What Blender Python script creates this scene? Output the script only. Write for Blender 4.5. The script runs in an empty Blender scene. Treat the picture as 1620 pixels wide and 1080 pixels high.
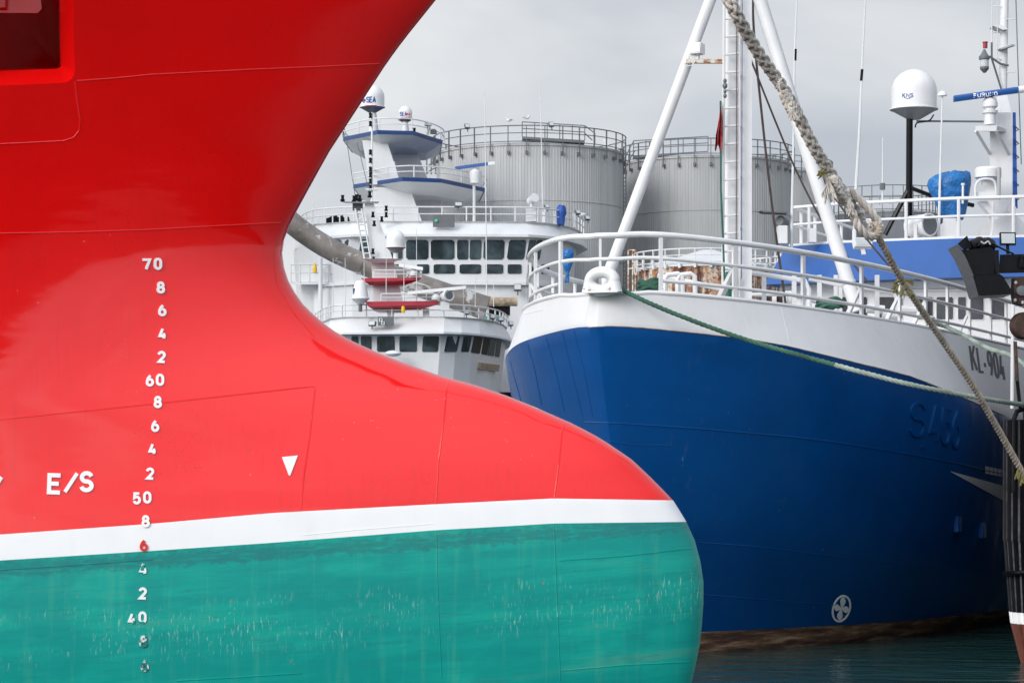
import bpy, bmesh, math, random
from mathutils import Vector, Matrix
from mathutils.bvhtree import BVHTree
random.seed(7)
R_ = math.radians
SC = bpy.context.scene
COL = SC.collection
# ------------------------------------------------------------------ camera
F = 3825.0; CAMH = 3.95; HV = 720.0          # focal length in photo pixels, eye height, horizon row
cd = bpy.data.cameras.new('camera'); cam = bpy.data.objects.new('camera', cd); COL.objects.link(cam)
cam.location = (0, 0, CAMH); cam.rotation_euler = (R_(90), 0, 0)
cd.sensor_width = 36.0; cd.lens = 85.0; cd.shift_y = (HV-540.0)/1620.0
cd.clip_start = 0.1; cd.clip_end = 5000
SC.camera = cam
SC.view_settings.view_transform = 'Standard'; SC.view_settings.look = 'None'
SC.view_settings.gamma = 1.0; SC.view_settings.exposure = 0.13
# ------------------------------------------------------------------ node helper
class NT:
    def __init__(s, tree): s.t = tree; s.n = tree.nodes; s.l = tree.links
    def node(s, typ, **kw):
        n = s.n.new(typ)
        for k, v in kw.items():
            if hasattr(n, k): setattr(n, k, v)
        return n
    def link(s, a, b): s.l.new(a, b)
    def put(s, inp, v):
        if hasattr(v, 'links'): s.l.new(v, inp)
        else: inp.default_value = v
    def math(s, op, a, b=0.0, clamp=False):
        n = s.n.new('ShaderNodeMath'); n.operation = op; n.use_clamp = clamp
        s.put(n.inputs[0], a); s.put(n.inputs[1], b); return n.outputs[0]
    def noise(s, vec, scale, detail=3.0, rough=0.5, dist=0.0):
        n = s.n.new('ShaderNodeTexNoise'); s.link(vec, n.inputs['Vector'])
        n.inputs['Scale'].default_value = scale; n.inputs['Detail'].default_value = detail
        n.inputs['Roughness'].default_value = rough; n.inputs['Distortion'].default_value = dist
        return n.outputs['Fac']
    def mapping(s, vec, sc=(1, 1, 1), loc=(0, 0, 0), rot=(0, 0, 0)):
        n = s.n.new('ShaderNodeMapping'); s.link(vec, n.inputs['Vector'])
        n.inputs['Scale'].default_value = sc; n.inputs['Location'].default_value = loc
        n.inputs['Rotation'].default_value = rot; return n.outputs[0]
    def ramp(s, fac, stops):
        n = s.n.new('ShaderNodeValToRGB'); s.link(fac, n.inputs[0]); e = n.color_ramp.elements
        while len(e) < len(stops): e.new(0.5)
        for x, (p, c) in zip(e, stops):
            x.position = p; x.color = (c, c, c, 1) if not isinstance(c, tuple) else (c[0], c[1], c[2], 1)
        return n.outputs[0]
    def mix(s, f, a, b, mode='MIX'):
        n = s.n.new('ShaderNodeMix'); n.data_type = 'RGBA'; n.blend_type = mode
        s.put(n.inputs[0], f)
        for i, v in ((6, a), (7, b)):
            if hasattr(v, 'links'): s.l.new(v, n.inputs[i])
            else: n.inputs[i].default_value = (v[0], v[1], v[2], 1)
        return n.outputs[2]
# ------------------------------------------------------------------ sky and sun
SUN_AZ, SUN_EL = R_(221), R_(27)             # compass-like azimuth of the bright part of the overcast: behind the camera, left
sdir = Vector((math.sin(SUN_AZ)*math.cos(SUN_EL), math.cos(SUN_AZ)*math.cos(SUN_EL), math.sin(SUN_EL)))
W = bpy.data.worlds.new("World"); SC.world = W; W.use_nodes = True
w = NT(W.node_tree); w.n.clear()
tc = w.node('ShaderNodeTexCoord').outputs['Generated']
sky = w.node('ShaderNodeTexSky'); sky.sky_type = 'NISHITA'; sky.sun_disc = False
sky.sun_elevation = SUN_EL; sky.sun_rotation = SUN_AZ
nsky = w.mix(1.0, sky.outputs[0], (0.1, 0.1, 0.1), 'MULTIPLY')
sx = w.node('ShaderNodeSeparateXYZ'); w.link(tc, sx.inputs[0])
cl = w.noise(w.mapping(tc, (3.0, 3.0, 7.0), (0.35, 0.0, 0.1)), 1.6, 5, 0.5, 0.3)
cl2 = w.noise(w.mapping(tc, (1.0, 1.0, 3.0), (3.1, 1.7, 0.4)), 1.5, 2, 0.5)
side = w.math('MULTIPLY', sx.outputs[0], -0.55)       # lighter towards the left
upw = w.math('MULTIPLY', sx.outputs[2], -1.15)        # darker cloud base just above the horizon band
cl = w.math('SUBTRACT', w.math('MULTIPLY', cl, 1.7), 0.35)
cf = w.math('ADD', w.math('ADD', cl, side), w.math('ADD', upw, w.math('MULTIPLY', cl2, 0.25)))
cloud = w.ramp(cf, [(0.26, (0.47, 0.50, 0.555)), (0.44, (0.56, 0.585, 0.63)), (0.60, (0.66, 0.68, 0.71)), (0.80, (0.76, 0.77, 0.785))])
zen = w.node('ShaderNodeMapRange'); w.link(sx.outputs[2], zen.inputs[0])
zen.inputs[1].default_value = 0.22; zen.inputs[2].default_value = 0.9; zen.inputs[3].default_value = 1.0; zen.inputs[4].default_value = 1.5
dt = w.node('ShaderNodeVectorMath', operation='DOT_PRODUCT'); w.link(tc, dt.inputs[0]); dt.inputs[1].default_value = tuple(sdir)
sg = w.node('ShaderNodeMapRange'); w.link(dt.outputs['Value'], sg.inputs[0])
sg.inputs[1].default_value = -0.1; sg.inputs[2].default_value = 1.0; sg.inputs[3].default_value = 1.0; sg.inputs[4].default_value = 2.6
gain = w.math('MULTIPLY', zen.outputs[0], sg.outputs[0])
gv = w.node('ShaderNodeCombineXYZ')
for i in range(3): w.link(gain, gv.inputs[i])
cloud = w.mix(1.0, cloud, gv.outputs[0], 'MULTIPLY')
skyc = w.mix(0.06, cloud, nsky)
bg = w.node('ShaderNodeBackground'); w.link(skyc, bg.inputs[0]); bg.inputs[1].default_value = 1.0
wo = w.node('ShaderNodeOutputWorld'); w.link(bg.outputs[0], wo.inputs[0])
sl = bpy.data.lights.new('sun', 'SUN'); sl.energy = 2.0; sl.angle = R_(25); sl.color = (1.0, 0.97, 0.92)
so = bpy.data.objects.new('sun', sl); COL.objects.link(so)
so.rotation_euler = sdir.to_track_quat('Z', 'Y').to_euler()
# ------------------------------------------------------------------ image <-> world
def P(u, v, Y): return Vector(((u-810.0)/F*Y, Y, CAMH-(v-HV)/F*Y))
def Q(p): return (810.0+p.x/p.y*F, HV-(p.z-CAMH)/p.y*F)
def m_(n, Y): return n*Y/F                   # n photo pixels at depth Y, in metres
def Zv(v, Y): return CAMH-(v-HV)/F*Y
def z1(x, y): return (440+x/4.0, 100+y/4.0)
def z2(x, y): return (440+x/3.6, 330+y/3.6)
def z3(x, y): return (780+x/4.153, 120+y/4.153)
def z4(x, y): return (780+x/4.0, 350+y/4.0)
def z5(x, y): return (1050+x/3.856, y/3.856)
def z6(x, y): return (1080+x/4.153, 250+y/4.153)
def z7(x, y): return (1320+x/4.153, y/4.153)
def z8(x, y): return (1320+x/3.857, 240+y/3.857)
def interp(pts, x):
    if x <= pts[0][0]: a, b = pts[0], pts[1]
    elif x >= pts[-1][0]: a, b = pts[-2], pts[-1]
    else:
        for a, b in zip(pts, pts[1:]):
            if a[0] <= x <= b[0]: break
    return a[1]+(b[1]-a[1])*(x-a[0])/(b[0]-a[0])
def clampi(pts, x): return interp(pts, min(max(x, pts[0][0]), pts[-1][0]))
def smoothi(pts, x):                          # Catmull-Rom through (x, y) pairs
    n = len(pts); x = min(max(x, pts[0][0]), pts[-1][0])
    i = 0
    while i < n-2 and x > pts[i+1][0]: i += 1
    x0, y0 = pts[i]; x1, y1 = pts[i+1]; h = x1-x0; t = (x-x0)/h
    def sl(k):
        if k == 0: return (pts[1][1]-pts[0][1])/(pts[1][0]-pts[0][0])
        if k == n-1: return (pts[-1][1]-pts[-2][1])/(pts[-1][0]-pts[-2][0])
        return (pts[k+1][1]-pts[k-1][1])/(pts[k+1][0]-pts[k-1][0])
    m0, m1 = sl(i)*h, sl(i+1)*h
    return (2*t**3-3*t*t+1)*y0+(t**3-2*t*t+t)*m0+(-2*t**3+3*t*t)*y1+(t**3-t*t)*m1
def curve(pts, n):                            # resample a list of Vectors smoothly
    k = len(pts); d = [0.0]
    for a, b in zip(pts, pts[1:]): d.append(d[-1]+max((b-a).length, 1e-6))
    comps = [[(d[i], pts[i][c]) for i in range(k)] for c in range(3)]
    return [Vector([smoothi(comps[c], d[-1]*i/n) for c in range(3)]) for i in range(n+1)]
# ------------------------------------------------------------------ mesh builder
BASE = {}
class MB:
    def __init__(s): s.v = []; s.f = []; s.m = []
    def add(s, vs, fs, mi=0):
        o = len(s.v); s.v.extend(Vector(a) for a in vs)
        for f in fs: s.f.append(tuple(i+o for i in f)); s.m.append(mi)
        return s
    def hexa(s, p, mi=0):
        return s.add(p, [(0, 1, 2, 3), (4, 5, 6, 7), (0, 1, 5, 4), (1, 2, 6, 5), (2, 3, 7, 6), (3, 0, 4, 7)], mi)
    def box(s, c, size, ax=None, mi=0):
        c = Vector(c); X, Y, Z = ax if ax else (Vector((1, 0, 0)), Vector((0, 1, 0)), Vector((0, 0, 1)))
        a, b, d = X*size[0]/2, Y*size[1]/2, Z*size[2]/2
        return s.hexa([c-a-b-d, c+a-b-d, c+a+b-d, c-a+b-d, c-a-b+d, c+a-b+d, c+a+b+d, c-a+b+d], mi)
    def tube(s, path, r, n=8, closed=False, cap=True, mi=0):
        k = len(path); rings = []; up = None
        for i in range(k):
            a = path[i-1] if (i or closed) else path[i]; b = path[(i+1) % k] if (i < k-1 or closed) else path[i]
            t = (b-a)
            t = t.normalized() if t.length > 1e-9 else Vector((0, 0, 1))
            if up is None:
                up = Vector((0, 0, 1)) if abs(t.z) < 0.9 else Vector((1, 0, 0))
            up = (up-t*up.dot(t))
            up = up.normalized() if up.length > 1e-6 else t.orthogonal().normalized()
            sd = t.cross(up); rr = r[i] if isinstance(r, (list, tuple)) else r
            rings.append([path[i]+(up*math.cos(2*math.pi*j/n)+sd*math.sin(2*math.pi*j/n))*rr for j in range(n)])
        return s.loft(rings, cap and not closed, cap and not closed, loop=closed, mi=mi)
    def loft(s, rings, c0=True, c1=True, loop=False, mi=0):
        n = len(rings[0]); vs = [p for r in rings for p in r]; fs = []; k = len(rings)
        for i in range(k if loop else k-1):
            a, b = i*n, ((i+1) % k)*n
            for j in range(n): fs.append((a+j, a+(j+1) % n, b+(j+1) % n, b+j))
        if c0: fs.append(tuple(range(n-1, -1, -1)))
        if c1: fs.append(tuple(range((k-1)*n, k*n)))
        return s.add(vs, fs, mi)
    def lathe(s, c, prof, axis=(0, 0, 1), n=24, mi=0):
        ax = Vector(axis).normalized(); e = ax.orthogonal().normalized(); g = ax.cross(e); c = Vector(c)
        return s.loft([[c+ax*h+(e*math.cos(2*math.pi*j/n)+g*math.sin(2*math.pi*j/n))*max(r, 1e-4) for j in range(n)] for r, h in prof], mi=mi)
    def prism(s, poly, off, mi=0):
        return s.loft([list(poly), [p+off for p in poly]], mi=mi)
    def ball(s, c, rad, n=16, m=10, ax=None, mi=0):
        c = Vector(c); X, Y, Z = ax if ax else (Vector((1, 0, 0)), Vector((0, 1, 0)), Vector((0, 0, 1)))
        rings = []
        for i in range(m+1):
            t = math.pi*i/m; sr = max(math.sin(t), 0.01)
            rings.append([c+X*rad[0]*sr*math.cos(2*math.pi*j/n)+Y*rad[1]*sr*math.sin(2*math.pi*j/n)-Z*rad[2]*math.cos(t) for j in range(n)])
        return s.loft(rings, mi=mi)
    def bvh(s): return BVHTree.FromPolygons(s.v, s.f)
    def build(s, name, mats, parent=None, smooth=35, recalc=True, loc=None):
        base = BASE[parent.name] if parent else (Vector(loc) if loc else Vector((0, 0, 0)))
        me = bpy.data.meshes.new(name); me.from_pydata([v-base for v in s.v], [], s.f)
        for m in (mats if isinstance(mats, (list, tuple)) else [mats]): me.materials.append(m)
        if any(s.m): me.polygons.foreach_set('material_index', s.m)
        if recalc:
            bm = bmesh.new(); bm.from_mesh(me); bmesh.ops.recalc_face_normals(bm, faces=bm.faces); bm.to_mesh(me); bm.free()
        if smooth:
            me.shade_smooth(); me.set_sharp_from_angle(angle=R_(smooth))
        me.update()
        o = bpy.data.objects.new(name, me); COL.objects.link(o)
        if parent: o.parent = parent
        else: o.location = base
        BASE[o.name] = base
        return o
def thing(name, label, cat, loc, group=None):
    o = bpy.data.objects.new(name, None); COL.objects.link(o); o.location = loc
    o.empty_display_size = 0.5
    o['label'] = label; o['category'] = cat
    if group: o['group'] = group
    BASE[o.name] = Vector(loc); return o
def tag(o, label, cat, group=None):
    o['label'] = label; o['category'] = cat
    if group: o['group'] = group
    return o
def tube_part(name, m, parent, path, r, n=8):
    return MB().tube([Vector(p) for p in path], r, n).build(name, m, parent)
CAMP = Vector((0, 0, CAMH))
def hit(b, u, v):
    d = (P(u, v, 1.0)-CAMP).normalized(); r = b.ray_cast(CAMP, d)
    if r[0] is None: return None
    n = r[1]
    if n.dot(d) > 0: n = -n
    return r[0], n
# ------------------------------------------------------------------ materials
def new_mat(name):
    m = bpy.data.materials.new(name); m.use_nodes = True
    t = NT(m.node_tree); b = m.node_tree.nodes['Principled BSDF']
    oc = t.node('ShaderNodeTexCoord').outputs['Object']
    return m, t, b, oc
def bump(t, b, fac, strength, dist=0.02):
    n = t.node('ShaderNodeBump'); n.inputs['Strength'].default_value = strength; n.inputs['Distance'].default_value = dist
    t.link(fac, n.inputs['Height']); t.link(n.outputs[0], b.inputs['Normal']); return n
def mat(name, col, rough=0.4, metal=0.0, var=0.10, vs=2.0, bs=0.0, bscale=18.0, streak=0.0, streakcol=(0.25, 0.2, 0.15), bd=0.02):
    m, t, b, oc = new_mat(name)
    nf = t.noise(oc, vs, 5, 0.6)
    c0 = tuple(c*(1-var) for c in col); c1 = tuple(min(c*(1+var), 0.95) for c in col)
    c = t.mix(t.ramp(nf, [(0.3, 0.0), (0.7, 1.0)]), c0, c1)
    if streak:
        sf = t.noise(t.mapping(oc, (6, 6, 0.5)), 1.0, 6, 0.65)
        c = t.mix(t.math('MULTIPLY', t.ramp(sf, [(0.52, 0.0), (0.75, 1.0)]), streak), c, streakcol)
    t.link(c, b.inputs['Base Color'])
    rn = t.noise(oc, vs*3, 4, 0.6)
    rr = t.node('ShaderNodeMapRange'); t.link(rn, rr.inputs[0])
    rr.inputs[3].default_value = max(rough-0.08, 0.02); rr.inputs[4].default_value = min(rough+0.10, 1)
    t.link(rr.outputs[0], b.inputs['Roughness']); b.inputs['Metallic'].default_value = metal
    if bs: bump(t, b, t.noise(oc, bscale, 4, 0.6), bs, bd)
    return m
M = {}
M['white'] = mat('white_paint', (0.63, 0.63, 0.635), 0.35, var=0.06, streak=0.2, streakcol=(0.45, 0.42, 0.38))
M['white2'] = mat('white_paint_far', (0.58, 0.59, 0.60), 0.4, var=0.05, vs=0.6, streak=0.22, streakcol=(0.42, 0.38, 0.33))
M['offwhite'] = mat('weathered_white_paint', (0.61, 0.61, 0.62), 0.38, var=0.05, vs=1.2, bs=0.05, bscale=2.0, streak=0.22, streakcol=(0.52, 0.50, 0.47))
M['grey'] = mat('grey_paint', (0.33, 0.34, 0.35), 0.5)
M['under'] = mat('shaded_dome_base', (0.17, 0.175, 0.18), 0.5)  # shade under the domes is put into this grey
M['dgrey'] = mat('dark_grey_steel', (0.10, 0.11, 0.12), 0.5)
M['black'] = mat('black_paint', (0.004, 0.004, 0.005), 0.22, var=0.4, vs=4, bs=0.15, bscale=9)
M['rubber'] = mat('black_rubber', (0.008, 0.008, 0.010), 0.42, var=0.35, vs=5, bs=0.3, bscale=30)
M['scuff_hilite'] = mat('scuffed_highlight_rubber', (0.045, 0.045, 0.05), 0.6, var=0.8, vs=8, bs=0.5, bscale=25)  # rib crests: scuffing and edge highlights both put into a lighter grey
M['blue'] = mat('blue_house_paint', (0.009, 0.070, 0.26), 0.4, var=0.06)
M['navy'] = mat('navy_edge_paint', (0.003, 0.035, 0.15), 0.4)
M['dred'] = mat('dark_red_paint', (0.36, 0.012, 0.03), 0.4)
M['ured'] = mat('signal_red_paint', (0.62, 0.006, 0.008), 0.3, var=0.1, vs=4)
M['markw'] = mat('marking_white', (0.82, 0.82, 0.82), 0.45, var=0.04, vs=6)
M['markr'] = mat('marking_red', (0.62, 0.02, 0.015), 0.45)
M['markb'] = mat('marking_black', (0.05, 0.055, 0.06), 0.5)
M['markn'] = mat('logo_blue', (0.01, 0.06, 0.22), 0.5)
M['tarp'] = mat('blue_tarpaulin', (0.004, 0.11, 0.33), 0.42, var=0.3, vs=3, bs=1.0, bscale=3.2, bd=0.12)
M['canvas'] = mat('dark_blue_canvas', (0.012, 0.07, 0.30), 0.6, var=0.2, vs=4, bs=0.4, bscale=6)
m, t, b, oc = new_mat('worn_galvanised_pipe'); M['silver'] = m
c = t.mix(t.ramp(t.noise(oc, 0.9, 6, 0.65), [(0.3, 0.0), (0.7, 1.0)]), (0.10, 0.085, 0.075), (0.24, 0.215, 0.195))
c = t.mix(t.ramp(t.noise(oc, 0.75, 7, 0.7, 0.6), [(0.555, 0.0), (0.575, 1.0)]), c, (0.42, 0.42, 0.41))
t.link(c, b.inputs['Base Color']); b.inputs['Roughness'].default_value = 0.42; b.inputs['Metallic'].default_value = 0.25
M['flag'] = mat('faded_red_cloth', (0.42, 0.02, 0.03), 0.8, var=0.3, vs=8)
M['green_rope'] = mat('green_rope_fibre', (0.035, 0.105, 0.07), 0.8, var=0.45, vs=2.2, bs=0.4, bscale=60)
M['pale_rope'] = mat('pale_green_rope_fibre', (0.23, 0.275, 0.235), 0.8, var=0.45, vs=2.2, bs=0.4, bscale=60)
M['net_green'] = mat('dark_green_line', (0.012, 0.10, 0.07), 0.7, var=0.3)
M['hemp'] = mat('weathered_grey_hemp', (0.52, 0.48, 0.43), 0.9, var=0.28, vs=9, bs=0.45, bscale=90)
M['hemp2'] = mat('brown_hemp', (0.46, 0.38, 0.31), 0.9, var=0.35, vs=10, bs=0.9, bscale=110)
M['yellow'] = mat('yellow_line', (0.13, 0.115, 0.03), 0.8, var=0.4, vs=20)
M['lampy'] = mat('yellow_plastic', (0.70, 0.42, 0.02), 0.5)
M['lampr'] = mat('red_lamp_lens', (0.25, 0.01, 0.02), 0.2)
M['wire'] = mat('rusty_wire', (0.075, 0.05, 0.045), 0.6, var=0.3, vs=6)
M['rustblock'] = mat('rusty_iron', (0.05, 0.024, 0.017), 0.7, var=0.6, vs=7, bs=0.5, bscale=18)
M['wood'] = mat('weathered_board', (0.30, 0.23, 0.16), 0.8, var=0.5, vs=4, bs=0.3)
M['land'] = mat('quay_concrete', (0.22, 0.22, 0.21), 0.9)
M['apron'] = mat('wet_asphalt_quay', (0.05, 0.05, 0.052), 0.85, var=0.25, vs=0.5)
M['glass3'] = mat('dull_glass', (0.02, 0.03, 0.034), 0.3)
for k_ in ('black', 'rubber'): M[k_].node_tree.nodes['Principled BSDF'].inputs['Specular IOR Level'].default_value = 0.14
M['glass3'].node_tree.nodes['Principled BSDF'].inputs['Specular IOR Level'].default_value = 0.06
M['lens'] = mat('floodlight_glass', (0.42, 0.45, 0.46), 0.15)
def glass(name, col):
    m, t, b, oc = new_mat(name)
    c = t.mix(t.ramp(t.noise(oc, 0.7, 4, 0.6, 0.6), [(0.42, 0.0), (0.62, 1.0)]), col, tuple(x*2.6+0.012 for x in col))
    t.link(c, b.inputs['Base Color']); b.inputs['Roughness'].default_value = 0.06; b.inputs['Specular IOR Level'].default_value = 0.3
    return m
M['glass'] = glass('tinted_glass', (0.018, 0.028, 0.032))
M['glass2'] = glass('dark_glass', (0.014, 0.016, 0.02))
# corrugated cladding
def clad(name, col):
    m, t, b, oc = new_mat(name)
    c = t.mix(t.ramp(t.noise(t.mapping(oc, (2.2, 2.2, 0.10)), 1.0, 5, 0.6), [(0.3, 0.0), (0.75, 1.0)]), tuple(x*0.86 for x in col), tuple(x*1.10 for x in col))
    dz = t.math('MULTIPLY', t.ramp(t.noise(t.mapping(oc, (1.3, 1.3, 0.05), (2, 5, 1)), 1.0, 6, 0.7), [(0.50, 0.0), (0.70, 1.0)]), 0.2)
    c = t.mix(dz, c, tuple(x*0.62 for x in col))
    sh = t.noise(t.mapping(oc, (0.35, 0.35, 0.16), (7, 1, 3)), 1.0, 2, 0.4)
    c = t.mix(t.math('MULTIPLY', t.ramp(sh, [(0.50, 0.0), (0.51, 1.0)]), 0.10), c, tuple(x*0.8 for x in col))
    t.link(c, b.inputs['Base Color']); b.inputs['Roughness'].default_value = 0.5; b.inputs['Metallic'].default_value = 0.0
    return m
M['clad'] = clad('pale_grey_cladding', (0.40, 0.405, 0.405))
M['clad2'] = clad('mid_grey_cladding', (0.34, 0.345, 0.345))
M['clad3'] = clad('dark_grey_cladding', (0.20, 0.215, 0.235))
# rusty tank wall
m, t, b, oc = new_mat('rusting_white_wall'); M['rustwall'] = m
n1 = t.noise(t.mapping(oc, (0.9, 0.9, 0.28)), 1.3, 8, 0.7, 0.4); n2 = t.noise(oc, 2.6, 6, 0.7)
c = t.mix(t.ramp(n1, [(0.42, 0.0), (0.56, 1.0)]), (0.62, 0.58, 0.50), (0.34, 0.16, 0.07))
c = t.mix(t.ramp(n2, [(0.46, 0.0), (0.58, 1.0)]), c, (0.13, 0.035, 0.018))
c = t.mix(t.ramp(t.noise(t.mapping(oc, (2.5, 2.5, 0.25)), 1.0, 6, 0.7), [(0.52, 0.0), (0.62, 1.0)]), c, (0.05, 0.022, 0.014))
t.link(c, b.inputs['Base Color']); b.inputs['Roughness'].default_value = 0.8
# rusty arm
m, t, b, oc = new_mat('rust_streaked_white'); M['rustarm'] = m
c = t.mix(t.ramp(t.noise(oc, 5, 6, 0.7), [(0.46, 0.0), (0.56, 1.0)]), (0.62, 0.58, 0.5), (0.30, 0.10, 0.02))
t.link(c, b.inputs['Base Color']); b.inputs['Roughness'].default_value = 0.7
# red hull paint
m, t, b, oc = new_mat('red_hull_paint'); M['red'] = m
n1 = t.noise(t.mapping(oc, (0.5, 0.5, 0.8)), 1.0, 4, 0.6); n2 = t.noise(t.mapping(oc, (9, 9, 0.9)), 1.0, 5, 0.6)
c = t.mix(t.ramp(n1, [(0.3, 0.0), (0.7, 1.0)]), (0.76, 0.003, 0.003), (0.82, 0.005, 0.005))
c = t.mix(t.math('MULTIPLY', t.ramp(n2, [(0.55, 0.0), (0.8, 1.0)]), 0.22), c, (0.55, 0.004, 0.006))
sp = t.noise(oc, 60, 2, 0.5); spm = t.noise(t.mapping(oc, (1, 1, 1), (1.3, 0, 0.2)), 0.9, 3, 0.5)
c = t.mix(t.math('MULTIPLY', t.ramp(sp, [(0.655, 0.0), (0.69, 1.0)]), t.ramp(spm, [(0.53, 0.0), (0.62, 0.8)])), c, (0.40, 0.01, 0.012))
dst = t.math('MULTIPLY', t.ramp(t.noise(t.mapping(oc, (22, 22, 0.7)), 1.0, 5, 0.65), [(0.56, 0.0), (0.74, 1.0)]), t.ramp(t.noise(t.mapping(oc, (0.6, 0.6, 0.9), (4, 0, 7)), 1.0, 3, 0.6), [(0.42, 0.0), (0.62, 1.0)]))
c = t.mix(t.math('MULTIPLY', dst, 0.30), c, (0.34, 0.012, 0.014))
nick = t.math('MULTIPLY', t.ramp(t.noise(oc, 30, 2, 0.5), [(0.735, 0.0), (0.75, 1.0)]), t.ramp(t.noise(oc, 1.3, 2, 0.5), [(0.55, 0.0), (0.62, 1.0)]))
c = t.mix(t.math('MULTIPLY', nick, 0.35), c, (0.62, 0.30, 0.27))
t.link(c, b.inputs['Base Color'])
b.inputs['Roughness'].default_value = 0.14; b.inputs['Specular IOR Level'].default_value = 0.66
rr = t.node('ShaderNodeMapRange'); t.link(t.noise(oc, 3, 5, 0.65), rr.inputs[0]); rr.inputs[3].default_value = 0.03; rr.inputs[4].default_value = 0.10
t.link(rr.outputs[0], b.inputs['Roughness'])
h = t.math('ADD', t.math('ADD', t.noise(t.mapping(oc, (0.7, 0.7, 1.4), (2.7, 0, 1.1)), 1.0, 3, 0.5), t.math('MULTIPLY', t.noise(t.mapping(oc, (0.5, 0.5, 5.0)), 1.0, 2, 0.4), 0.16)), t.math('MULTIPLY', t.noise(oc, 55, 2, 0.5), 0.012))
bump(t, b, h, 0.32, 0.03)
# white hull stripe
M['stripe'] = mat('stripe_white_paint', (0.80, 0.80, 0.80), 0.4, var=0.03, vs=2.5, bs=0.04, bscale=6, streak=0.08, streakcol=(0.5, 0.5, 0.48))
# green underwater paint
m, t, b, oc = new_mat('teal_antifouling'); M['teal'] = m
sx_ = t.node('ShaderNodeSeparateXYZ'); t.link(oc, sx_.inputs[0]); X_, Z_ = sx_.outputs[0], sx_.outputs[2]
zz = t.math('ADD', Z_, t.math('MULTIPLY', X_, -0.0612))                 # height along the trim of the hull
cmb = t.node('ShaderNodeCombineXYZ'); t.link(X_, cmb.inputs[0]); t.link(zz, cmb.inputs[2]); tv = cmb.outputs[0]
band = t.noise(t.mapping(tv, (0.35, 1, 4.2)), 1.0, 6, 0.62, 0.25)
c = t.ramp(band, [(0.28, (0.001, 0.225, 0.195)), (0.45, (0.001, 0.265, 0.228)), (0.58, (0.004, 0.315, 0.255)), (0.72, (0.050, 0.285, 0.225))])
pat = t.noise(t.mapping(tv, (1.0, 1, 1.5)), 1.1, 3, 0.5, 0.5)
c = t.mix(t.math('MULTIPLY', t.ramp(pat, [(0.48, 0.0), (0.56, 1.0)]), 0.5), c, (0.001, 0.225, 0.205))
vst = t.noise(t.mapping(tv, (11, 1, 0.8)), 1.0, 5, 0.6)
c = t.mix(t.math('MULTIPLY', t.ramp(vst, [(0.54, 0.0), (0.70, 1.0)]), 0.22), c, (0.09, 0.38, 0.25))
fine = t.noise(t.mapping(tv, (3, 1, 40)), 1.0, 5, 0.7)
c = t.mix(t.math('MULTIPLY', t.ramp(fine, [(0.54, 0.0), (0.70, 1.0)]), 0.6), c, (0.015, 0.17, 0.15))
# dark weed line close under the white band
e0 = t.math('SUBTRACT', 3.32, zz)
rag = t.math('MULTIPLY', t.math('SUBTRACT', t.noise(t.mapping(tv, (14, 1, 14)), 1.0, 5, 0.7), 0.5), 0.22)
e1 = t.math('ADD', e0, rag)
wl = t.math('MULTIPLY', t.ramp(e1, [(0.005, 0.0), (0.04, 1.0), (0.13, 1.0), (0.16, 0.0)]), t.ramp(t.noise(t.mapping(tv, (5, 1, 30)), 1.0, 4, 0.7), [(0.36, 0.0), (0.50, 1.0)]))
c = t.mix(t.math('MULTIPLY', wl, 0.55), c, (0.018, 0.125, 0.135))
# white scrapes
scr = t.noise(t.mapping(tv, (52, 1, 9.0)), 1.0, 4, 0.65, 0.5)
scm = t.noise(t.mapping(tv, (0.9, 1, 2.4), (0.75, 0, 0.3)), 1.0, 4, 0.65)
zb_ = t.ramp(t.math('SUBTRACT', 3.32, zz), [(0.40, 0.0), (0.60, 1.0), (0.85, 1.0), (0.99, 0.0)])
sc = t.math('MULTIPLY', t.math('MULTIPLY', t.ramp(scr, [(0.57, 0.0), (0.66, 1.0)]), t.ramp(scm, [(0.44, 0.0), (0.60, 1.0)])), zb_)
c = t.mix(t.math('MULTIPLY', sc, 0.55), c, (0.50, 0.66, 0.62))
dk = t.math('MULTIPLY', t.ramp(t.noise(tv, 17, 4, 0.7), [(0.66, 0.0), (0.70, 1.0)]), t.ramp(t.noise(tv, 1.7, 2, 0.5), [(0.55, 0.0), (0.65, 1.0)]))
c = t.mix(t.math('MULTIPLY', dk, 0.8), c, (0.01, 0.10, 0.11))
ru = t.math('MULTIPLY', t.ramp(t.noise(t.mapping(tv, (16, 1, 9)), 1.0, 3, 0.6), [(0.70, 0.0), (0.73, 1.0)]), t.ramp(t.noise(t.mapping(tv, (0.5, 1, 0.7), (5, 0, 2)), 1.4, 2, 0.5), [(0.50, 0.0), (0.6, 1.0)]))
c = t.mix(t.math('MULTIPLY', ru, 0.7), c, (0.38, 0.12, 0.06))
t.link(c, b.inputs['Base Color']); b.inputs['Roughness'].default_value = 0.40; b.inputs['Specular IOR Level'].default_value = 0.3
bump(t, b, t.noise(t.mapping(tv, (6, 1, 10)), 1.0, 6, 0.6), 0.10, 0.02)
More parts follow.
